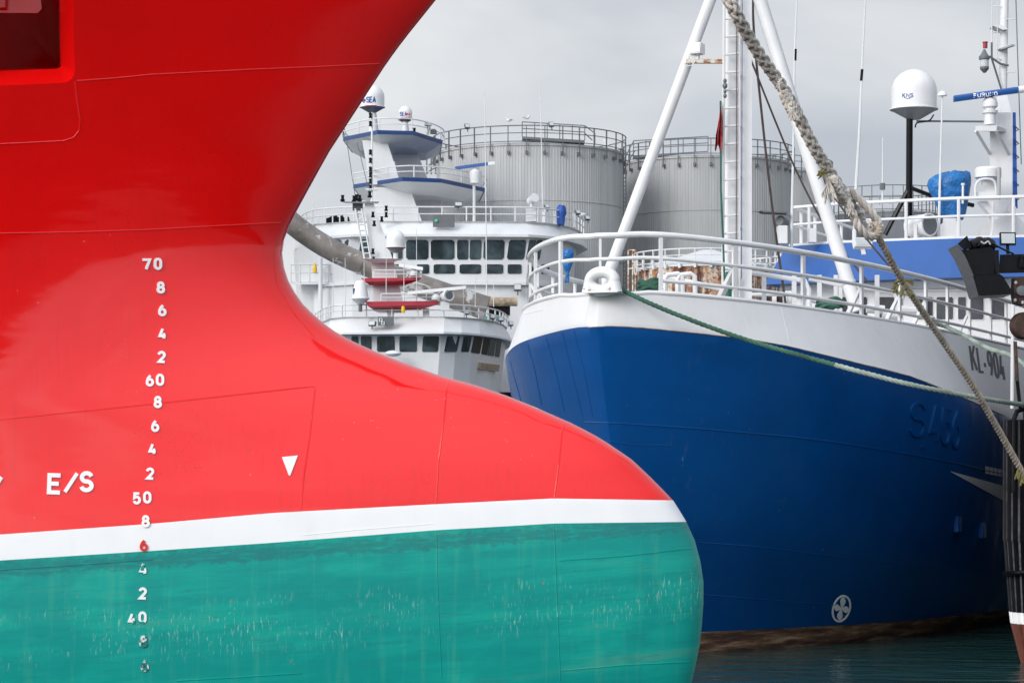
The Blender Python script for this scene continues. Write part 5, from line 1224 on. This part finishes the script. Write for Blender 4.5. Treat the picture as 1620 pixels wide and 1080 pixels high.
for u, v in ((590, 340), (592, 354), (590, 398), (591, 411)): MB().lathe(P(u, v+4, YA+1.3), [(.09, 0), (.11, .07), (.07, .1), (.07, .25), (.1, .29)], n=10).build('navigation_lamp', M['black'], va)
for i, (uL, uR, v, th, y0, nose) in enumerate(((571, 667, 440, 9, YA+.3, 10), (577, 695, 477, 11, YA-.4, 12))):
    e = [P(uL, v, y0), P(uR, v-1, y0), P(uR-2, v-1, y0+4), P(uL+4, v, y0+4)]
    lo = [P(uL+14, v+th+2, y0+.5), P(uR-nose*2.6, v+th+2, y0+.5), P(uR-nose*2.6, v+th+2, y0+3.6), P(uL+16, v+th+2, y0+3.6)]
    md = [P(uL+6, v+th-3, y0), P(uR-3, v+th-6, y0), P(uR-4, v+th-6, y0+4), P(uL+8, v+th-3, y0+4)]
    MB().loft([lo, md, e]).build('mast_platform', M['dred'], va, smooth=0)
    railing(va, [e[0].lerp(e[1], .22), e[0].lerp(e[1], .6), e[1], e[2]], (m_(12, YA), m_(6, YA)), .035, 7, M['white2'])
# radars
for (u0, v0, u1, v1, pu, pv, y) in ((631, 420, 669, 425.5, 655, 436, YA), (645, 464, 737, 455, 690, 474, YA-.8)):
    a, b_ = P(u0, v0, y), P(u1, v1, y-.3)
    o = MB().lathe(P(pu, pv, y), [(m_(7, y), 0), (m_(7.5, y), m_(4, y)), (m_(5, y), m_(8, y)), (m_(2.5, y), m_(13, y))], n=16).build('radar_pedestal', M['white2'], va)
    MB().loft([[q+Vector((0, yy, z)) for yy, z in ((-.12, -.07), (.12, -.07), (.12, .09), (-.12, .09))] for q in (a, b_)]).build('radar_scanner', M['white'], o, smooth=0)
dA, dAb = dome(va, 626, 364, 392, 15.2, YA+.8, M['white'], under=8, neck=.35)
MB().tube([P(626, 410, YA+.8), P(626, 398, YA+.8)], m_(4, YA), 10).build('dome_pedestal', M['white2'], dA)
c = P(570, 473, YA-.3); k = m_(1, YA)
dB = MB().lathe(c, [(5*k, -8*k), (13*k, -1*k), (14.5*k, 0), (14.5*k, 2*k), (13*k, 3*k), (9*k, 25*k), (7.5*k, 28*k), (4*k, 29*k)], n=26).build('satellite_dome', M['white'], va, smooth=30)
MB().tube([c-Vector((0, 0, 20*k)), c-Vector((0, 0, 7*k))], 3*k, 10).build('dome_pedestal', M['dgrey'], dB)
lt = MB().box(c+Vector((-9.5*k, -7.6*k, 12*k)), (2.6*k, 1*k, 9*k), (Vector((.8, .6, 0)), Vector((-.6, .8, 0)), Vector((0, 0, 1)))).build('blue_panel', M['navy'], dB, smooth=0)
sgl = MB().lathe(P(706, 467.5, YA-.8), [(m_(8, YA), -.35), (m_(9.5, YA), -.3), (m_(9.5, YA), .3), (m_(9, YA), .34), (m_(6, YA), .30)], axis=(.55, -1, 0), n=22).box(P(704, 484, YA-.6), (m_(14, YA), .5, m_(14, YA))).build('searchlight', M['white2'], va)
MB().lathe(P(706, 467.5, YA-.8), [(m_(6, YA), .31), (m_(6, YA), .35)], axis=(.55, -1, 0), n=18).build('lens', M['dgrey'], sgl)
for u, v, w_ in ((589, 512, 12), (738, 494, 8), (779, 501, 8), (792, 505, 8), (808, 512, 7)): lampbox(va, u, v, YA+(.0 if u < 700 else (u-700)*.05)-.5, w_, 7, 5, yaw=(u-700)*.2, pitch=-20)
sb = MB().box(P(610.5, 508, YA-.5), (m_(25, YA), .25, m_(14, YA))).build('display_board', M['dgrey'], va, smooth=0)
for u, v in ((602.5, 506), (606, 511)): MB().tube([P(u+dx, v+dy, YA-.68) for dx, dy in ((-2, -2.2), (2, -2.2), (2, 2.2), (-2, 2.2))], .03, 4, closed=True).build('screen_mark', M['markw'], sb)
for u, v in ((638, 489),): MB().lathe(P(u, v+6, YA-.3), [(.08, 0), (.11, .15), (.09, .35), (.04, .45)], n=10).build('emergency_lamp', M['lampy'], va)
for u, v0, v1 in ((527, 495, 408), (546, 500, 408), (576, 480, 410), (611, 480, 395), (639, 478, 410), (659, 482, 362), (781, 485, 433), (752, 486, 440), (733, 490, 458)): whip(va, [(u, v0), (u, v1)], YA-.2, 1.6)
for u in (618, 674): MB().box(P(u, 496, YA+.6), (m_(10, YA), .4, m_(16, YA))).build('roof_locker', M['white2'], va, smooth=0)
simple_hull(va, 300, 870, 121, 146, 4.5, M['navy'])
# ================================================================== RIGHT-EDGE WORKBOAT, ITS BOW GEAR AND BLOCK
YW = 46.0
wbt = thing('workboat', 'navy workboat with ribbed rubber bow fender and black bow gear at the right edge', 'workboat', tuple(P(1650, 1048, YW)[:2])+(0,))
hw = MB(); rings = []
WS, WC = math.sin(R_(30)), math.cos(R_(30))
def wpt(a, lat, z): return Vector((P(1645, 720, YW).x+a*WS+lat*WC, YW+.15+a*WC-lat*WS, z))
for z, k in ((-1.5, .5), (0.0, .72), (1.4, .86), (4.2, .98), (4.9, 1.0)):
    pts = []
    for i in range(17):
        a = 30.0*(i/16)**1.8; pts.append((a, 2.8*k*(1-math.exp(-a/6.0))**.85))
    r_ = [wpt(a+(1-k)*2.0, -l, z) for a, l in reversed(pts[1:])]+[wpt((1-k)*2.0, 0, z)]+[wpt(a+(1-k)*2.0, l, z) for a, l in pts[1:]]
    rings.append(r_)
MB().loft(rings).build('hull', [mat('navy_hull_paint', (0.004, 0.007, 0.02), 0.6)], wbt, smooth=40)  # unseen length aft is added to darken the blue hull beside it
dark_block = MB().loft([[wpt(4.5, -1.7, 4.8), wpt(4.5, 1.7, 4.8), wpt(28, 1.8, 4.8), wpt(28, -1.8, 4.8)], [wpt(4.9, -1.6, 9.6), wpt(4.9, 1.6, 9.6), wpt(28, 1.7, 9.6), wpt(28, -1.7, 9.6)]]).build('wheelhouse', mat('matt_black_blocker', (0.012, 0.012, 0.014), 0.9), wbt, smooth=0)  # unseen black house added to block light and darken the blue hull's reflections
for k in range(3): MB().loft([[wpt(5.5+k*2.2, -1.72, z) for z in (6.6, 7.8)]+[wpt(7.2+k*2.2, -1.74, z) for z in (7.8, 6.6)], [wpt(5.5+k*2.2, -1.6, z) for z in (6.6, 7.8)]+[wpt(7.2+k*2.2, -1.6, z) for z in (7.8, 6.6)]]).build('window', M['glass2'], dark_block, smooth=0)  # panes on the added unseen house
# ribbed fender down the stem, black over white over red-brown
def ribs(za, zb_, ra, rb2, m, name):
    n = 24; ring_ = []
    for z, r, sh in ((za, ra, 0), (zb_, rb2, 0)):
        rr = []
        for j in range(n*4):
            a = 2*math.pi*j/(n*4); q = r*(1+.075*(1 if j % 4 in (0, 1) else -.9)); c_ = P(1640, 720, YW); rr.append(Vector((c_.x+q*math.cos(a), c_.y+q*math.sin(a), z)))
        ring_.append(rr)
    o_ = MB().loft(ring_); o_.m = [1 if (k < n*4 and k % 4 == 0) else 0 for k in range(len(o_.f))]
    return o_.build(name, [m, M['scuff_hilite'] if m == M['rubber'] else m], wbt, smooth=20)
k46 = YW/F
ribs(Zv(664, YW), Zv(855, YW), 49*k46, 49*k46, M['rubber'], 'bow_fender')
ribs(Zv(855, YW)-.004, Zv(967, YW), 48*k46, 40*k46, M['rubber'], 'bow_fender')
ribs(Zv(967, YW)-.003, Zv(985, YW), 40*k46, 38*k46, M['markw'], 'white_band')
ribs(Zv(985, YW)-.003, Zv(1052, YW), 38*k46, 22*k46, mat('red_brown_antifouling', (0.14, 0.04, 0.025), .6, var=.3, vs=5), 'fender_foot')
MB().tube([P(1640, 720, YW)+Vector((52*k46*math.cos(a*.35), 52*k46*math.sin(a*.35), -m_(183, YW)-.06*math.sin(a*.35-1))) for a in range(18)], .05, 8, closed=True).build('fender_strap', M['black'], wbt)
MB().tube([P(1604, 1000, YW-.3), P(1604, 664, YW-.3), P(1612, 650, YW-.3), P(1640, 648, YW-.3)], m_(6, YW), 12).build('fender_pipe', M['canvas'], wbt) if False else None
MB().tube([P(1603, 780, YW-.55), P(1603.5, 665, YW-.55), P(1609, 650, YW-.5), P(1622, 646, YW-.5), P(1660, 646, YW-.5)], m_(4, YW), 10).build('fender_frame', M['black'], wbt)
MB().box(P(1598, 700, YW+.5), (m_(9, YW), .5, m_(70, YW))).build('rubber_block', M['rubber'], wbt, smooth=0)
MB().tube([P(1601, 646, YW+.6), P(1602, 540, YW+.6), P(1603, 480, YW+.6)], m_(3, YW), 8).build('gear_post', M['offwhite'], wbt)
# bow gear: black welded steel
yg = 43.0
mb = MB()
o_ = Vector((0, 1.0, 0))
mb.prism([P(*z8(x, y), yg) for x, y in ((752, 565), (780, 600), (890, 590), (965, 575), (1003, 740), (850, 755), (800, 640))], o_)
mb.build('bow_bracket', M['black'], wbt, smooth=0)
MB().prism([P(*z8(x, y), yg+.003) for x, y in ((845, 757), (1003, 742), (1030, 760), (1095, 868), (880, 880), (855, 790))], Vector((0, .9, 0))).build('bracket_foot', M['black'], wbt, smooth=0)
MB().loft([[P(*z8(x, y), yg+dy) for x, y, dy in ((752, 562, -.06), (808, 513, .02), (840, 585, .02), (790, 603, -.06))], [P(*z8(x, y), yg+.5) for x, y in ((760, 562), (812, 515), (843, 585), (795, 600))]]).build('bracket_lip', M['black'], wbt, smooth=0)
MB().hexa([P(*z8(1003, 742), yg+.1), P(*z8(1300, 735), yg+.1), P(*z8(1300, 735), yg+1.1), P(*z8(1003, 742), yg+1.1), P(*z8(1010, 628), yg+.1), P(*z8(1300, 622), yg+.1), P(*z8(1300, 622), yg+1.1), P(*z8(1010, 628), yg+1.1)]).build('gear_beam', M['black'], wbt, smooth=0)
MB().hexa([P(*z8(965, 600), yg+.02), P(*z8(1003, 600), yg+.02), P(*z8(1003, 600), yg+.8), P(*z8(965, 600), yg+.8), P(*z8(985, 738), yg-.05), P(*z8(1008, 738), yg-.05), P(*z8(1008, 738), yg+.8), P(*z8(985, 738), yg+.8)]).build('gear_plate', M['black'], wbt, smooth=0)
mb = MB(); rnd = random.Random(11)
for k in range(7):
    x, y = 850+k*17, 572-(k % 3)*8; mb.ball(P(*z8(x, y), yg+.2), (.10+.03*rnd.random(), .16, .09+.04*rnd.random()), 10, 7)
mb.build('greasy_shackle', M['rubber'], wbt)
for k, pts in enumerate(([(880, 575), (905, 548), (935, 545), (968, 562), (1040, 600), (1095, 624)], [(900, 560), (930, 552), (960, 572), (1000, 582)], [(1148, 640), (1143, 690), (1152, 704), (1200, 704)], [(1148, 640), (1180, 634), (1240, 634)])):
    MB().tube(curve([P(*z8(*p), yg-.05) for p in pts], 16), m_(1.6, yg), 7).build('hose', M['black'], wbt)
MB().tube(curve([P(*z8(*p), yg-.08) for p in ((893, 548), (915, 560), (938, 548), (952, 566))], 14), m_(1.5, yg), 7).build('steel_link', M['grey'], wbt)
pb = thing('pulley_block', 'rusty brown pulley block hanging under the black bow gear', 'pulley block', tuple(P(1608, 480, yg+.4)))
MB().prism([P(*z8(x, y), yg+.2) for x, y in ((1100, 770), (1180, 765), (1190, 850), (1160, 935), (1105, 925), (1095, 860))], Vector((0, .3, 0))).build('cheek_plate', M['rustblock'], pb, smooth=0)
MB().lathe(P(1621, 515, yg+.5), [(m_(20, yg), -.16), (m_(22, yg), -.12), (m_(17, yg), -.03), (m_(17, yg), .03), (m_(22, yg), .12), (m_(20, yg), .16)], axis=(.12, -1, 0), n=28).build('sheave', M['rustblock'], pb)
MB().lathe(P(*z8(1135, 850), yg+.2), [(.09, 0), (.09, .12), (.04, .13)], axis=(0, -1, 0), n=14).build('pin', M['dgrey'], pb)
for k, (x, y) in enumerate(((1108, 800), (1104, 905), (1150, 920))): MB().ball(P(*z8(x, y), yg+.15), (.03, .03, .035), 8, 6).build('bolt', M['grey'], pb)
MB().tube([P(1606, 540, yg+.5), P(1609, 600, yg+.5), P(1614, 646, YW-.3)], m_(3, yg), 8).build('fall_rope', M['rustblock'], pb)
# ================================================================== ROPES, COILS, FLAG
def rope_thing(name, label, cat, path):
    return thing(name, label, cat, tuple(path[0]))
yr0 = 23.0
def PR(u, v, y): return P(u, v, y*1.4)     # the hawser hangs clear of the red bow, beyond its near side
thick = [PR(u, v, y) for u, v, y in ((985, -395, 15.9), (1052, -230, 16.0), (1118, -70, 16.1), (1155, 4, 15.9), (1196, 78, 16.2), (1240, 142, 16.5), (1262, 182, 16.6), (1284, 226, 16.7), (1312, 272, 16.9), (1338, 312, 17.1), (1362, 346, 17.3))]
mr = rope_thing('mooring_rope', 'thick plaited grey mooring rope with a knotted eye joined to a thinner line', 'rope', thick)
mb = MB(); R0 = m_(8.0, yr0)
rope_mesh(mb, thick, R0*.78, 4, .47, R0*.40, 1, 7, .014, True); rope_mesh(mb, thick, R0*.78, 4, .47, R0*.40, -1, 7, .014, True); mb.tube(curve(thick, 40), R0*.62, 8)
mb.build('plaited_rope', M['hemp'], mr)
def lump(par, pts, R, m, name, n=5, seed=1, amp=.3):
    mb = MB(); rope_mesh(mb, pts, R*.62, n, .22, R*.52, 1, 7, .012, True); rope_mesh(mb, pts, R*.5, 3, .18, R*.5, -1, 7, .012); return mb.build(name, m, par)
lump(mr, [PR(1316, 284, 16.75), PR(1325, 300, 16.8), PR(1338, 318, 16.9)], R0*1.25, M['hemp'], 'splice')
lump(mr, [PR(1240, 146, 16.4), PR(1250, 168, 16.4), PR(1262, 186, 16.45)], R0*1.08, M['hemp'], 'splice')
eye = [PR(1332, 300, 16.9), PR(1346, 330, 16.85), PR(1358, 358, 16.85), (PR(1374, 374, 16.9)), PR(1388, 371, 17.0), PR(1391, 356, 17.1), PR(1380, 338, 17.1), PR(1360, 316, 17.1), PR(1344, 300, 17.1)]
mb = MB(); rope_mesh(mb, eye, R0*.46, 3, .25, R0*.45, 1, 7, .012); mb.build('rope_eye', M['hemp'], mr)
def fray(par, u, v, Y, du, dv, n, m, L=14, seed=0, name='frayed_strand'):
    rnd = random.Random(seed); mb = MB()
    for k in range(n):
        a = PR(u+rnd.uniform(-4, 4), v+rnd.uniform(-4, 4), Y); l = L*rnd.uniform(.5, 1.1); an = rnd.uniform(-.5, .5)
        dx, dy = du*math.cos(an)-dv*math.sin(an), du*math.sin(an)+dv*math.cos(an)
        b_ = PR(u+dx*l*.5, v+dy*l*.5, Y-.02*rnd.random()); c_ = PR(u+dx*l+rnd.uniform(-3, 3), v+dy*l+rnd.uniform(0, 4), Y-.03*rnd.random())
        mb.tube(curve([a, b_, c_], 5), [.008]*5+[.003], 5)
    return mb.build(name, m, par)
fray(mr, 1250, 170, 16.3, .15, 1, 16, M['hemp'], 20, 1); fray(mr, 1310, 285, 16.7, .1, 1, 26, M['hemp'], 34, 2); fray(mr, 1234, 128, 16.3, -.3, 1, 8, M['hemp'], 14, 4)
fray(mr, 1345, 325, 16.8, 0, 1, 12, M['hemp'], 16, 7); fray(mr, 1374, 350, 16.8, .6, .6, 12, M['hemp'], 14, 8)
fray(mr, 1306, 272, 16.65, -1, .3, 12, M['yellow'], 12, 3, 'yellow_lashing')
thin = [PR(u, v, y) for u, v, y in ((1381, 360, 17.0), (1392, 380, 17.0), (1425, 440, 17.3), (1478, 520, 17.8), (1540, 612, 18.3), (1618, 748, 19.0), (1700, 895, 19.4), (1900, 1240, 19.8), (2100, 1600, 20.2))]
mb = MB(); rt_ = m_(5.6, 24.5); rope_mesh(mb, thin, rt_*.52, 3, .155, rt_*.52, 1, 7, .012); mb.build('thin_line', M['hemp2'], mr)
mb = MB(); rope_mesh(mb, [PR(1376, 372, 16.95), PR(1384, 374, 16.93), PR(1391, 366, 16.95), PR(1388, 356, 17.0), PR(1378, 358, 17.02), PR(1376, 372, 16.95)], rt_*.5, 3, .1, rt_*.55, 1, 6, .01); mb.build('hitch', M['hemp2'], mr)
for k, (u, v) in enumerate(((1422, 446), (1434, 444), (1430, 455), (1438, 462), (1420, 452))): fray(mr, u, v, 17.2, (-.9, .9, -.3, .6, -.6)[k], (.3, .1, 1, .7, .9)[k], 7, M['yellow'], 12, 20+k, 'yellow_lashing')
for k, (u, v) in enumerate(((1612, 745), (1618, 756))): fray(mr, u, v, 18.9, -.2, 1, 8, M['yellow'], 14, 40+k, 'yellow_lashing')
gp = [fo+Vector((.17, -.05, .02)), P(985, 458.5, 45.0), P(1060, 493, 44.6), P(1180, 537, 44.2), P(1320, 577, 43.6), P(1440, 608, 43.2), P(1560, 631, 43.6), P(1612, 639, 44.8), wpt(0.8, -0.2, 4.92)]
gt = thing('mooring_line', 'green mooring line running from the bow fairlead across the blue hull', 'rope', tuple(gp[0]), 'green mooring lines')
mb = MB(); rg = m_(3.9, 44.5); rope_mesh(mb, gp[:5], rg*.5, 3, .3, rg*.55, 1, 6, .035); mb.build('dark_length', M['green_rope'], gt)
mb = MB(); rope_mesh(mb, gp[4:], rg*.5, 3, .3, rg*.55, 1, 6, .035); mb.build('pale_length', M['pale_rope'], gt)
g2 = [gun(1, inv(1, 1484), .16, .2), P(1500, 518, 52.5), P(1560, 549, 50), P(1620, 577, 48), wpt(1.6, -0.5, 4.95)]
g2t = thing('mooring_line', 'short pale green line from the roller beside the registration letters', 'rope', tuple(g2[0]), 'green mooring lines')
mb = MB(); rope_mesh(mb, g2, .024, 3, .22, .026, 1, 6, .03); mb.build('line', M['pale_rope'], g2t)
def coil(u, v, Y, wpx, label, seed):
    rnd = random.Random(seed); c = P(u, v, Y); mb = MB(); r = m_(wpx/2, Y); p = []
    for i in range(150):
        a = i*.42; k = i/150; p.append(c+Vector((r*(.95-.25*abs(math.sin(k*9)))*math.cos(a), r*.7*math.sin(a), .02+.16*k+.035*math.sin(3*a+k*5))))
    mb.tube(p, .035, 6); o = mb.build('rope_coil', M['green_rope'], None, loc=c); tag(o, label, 'rope coil', 'green rope coils')
coil(1028, 459, Ya(1.8, 1.1), 40, 'green rope coil lying on the foredeck just right of the bow fairlead', 1)
coil(1312, 487, Ya(8.6, 2.3), 44, 'green rope coil lying beside the foot of the right mast leg', 2)
mb = MB(); p = []
for i in range(120): p.append(P(1152+5*math.sin(i*.9)+(2 if i > 60 else 0), 470-i*.33, YM-.5-.06*math.cos(i*.9)))
mb.tube(p, .022, 6); tag(mb.build('hanging_line', M['net_green'], None, loc=P(1152, 470, YM-.5)), 'dark green line bundled and hanging at the foot of the foremast', 'rope')
# flag hanging at the mast
mb = MB(); g_ = []
for i in range(13):
    t_ = i/12; row = []
    for j in range(9):
        s_ = j/8; w_ = 1.5+9.0*min(1, t_*1.5)
        row.append(P(1141-w_*s_+2.2*math.sin(t_*3), 168+t_*(66+6*math.sin(s_*9)), YM-.45+.10*math.sin(s_*14+t_*3)))
    g_.append(row)
vs = [p for r in g_ for p in r]; vs += [p+Vector((0, .02, 0)) for r in g_ for p in r]; n9 = 13*9; fs = []
for i in range(12):
    for j in range(8):
        a = i*9+j; fs.append((a, a+1, a+10, a+9)); fs.append((n9+a, n9+a+9, n9+a+10, n9+a+1))
mb.add(vs, fs); tag(mb.build('flag', M['flag'], None, smooth=60, loc=P(1141, 168, YM-.45)), 'tattered faded red flag hanging limp beside the foremast ladder', 'flag')
cv = lumpy(None, [(893, 900, 446), (894, 901, 438), (896, 900, 431), (892, 903, 424), (890, 907, 415), (890, 908, 402), (891, 907, 397), (895, 903, 395)], 50.5, 9, amp=.05)
tag(cv.build('canvas_cover', M['tarp'], None, smooth=50, loc=P(898, 446, 50.5)), 'small bright blue cover tied over a lamp at the left bow rails', 'canvas cover')
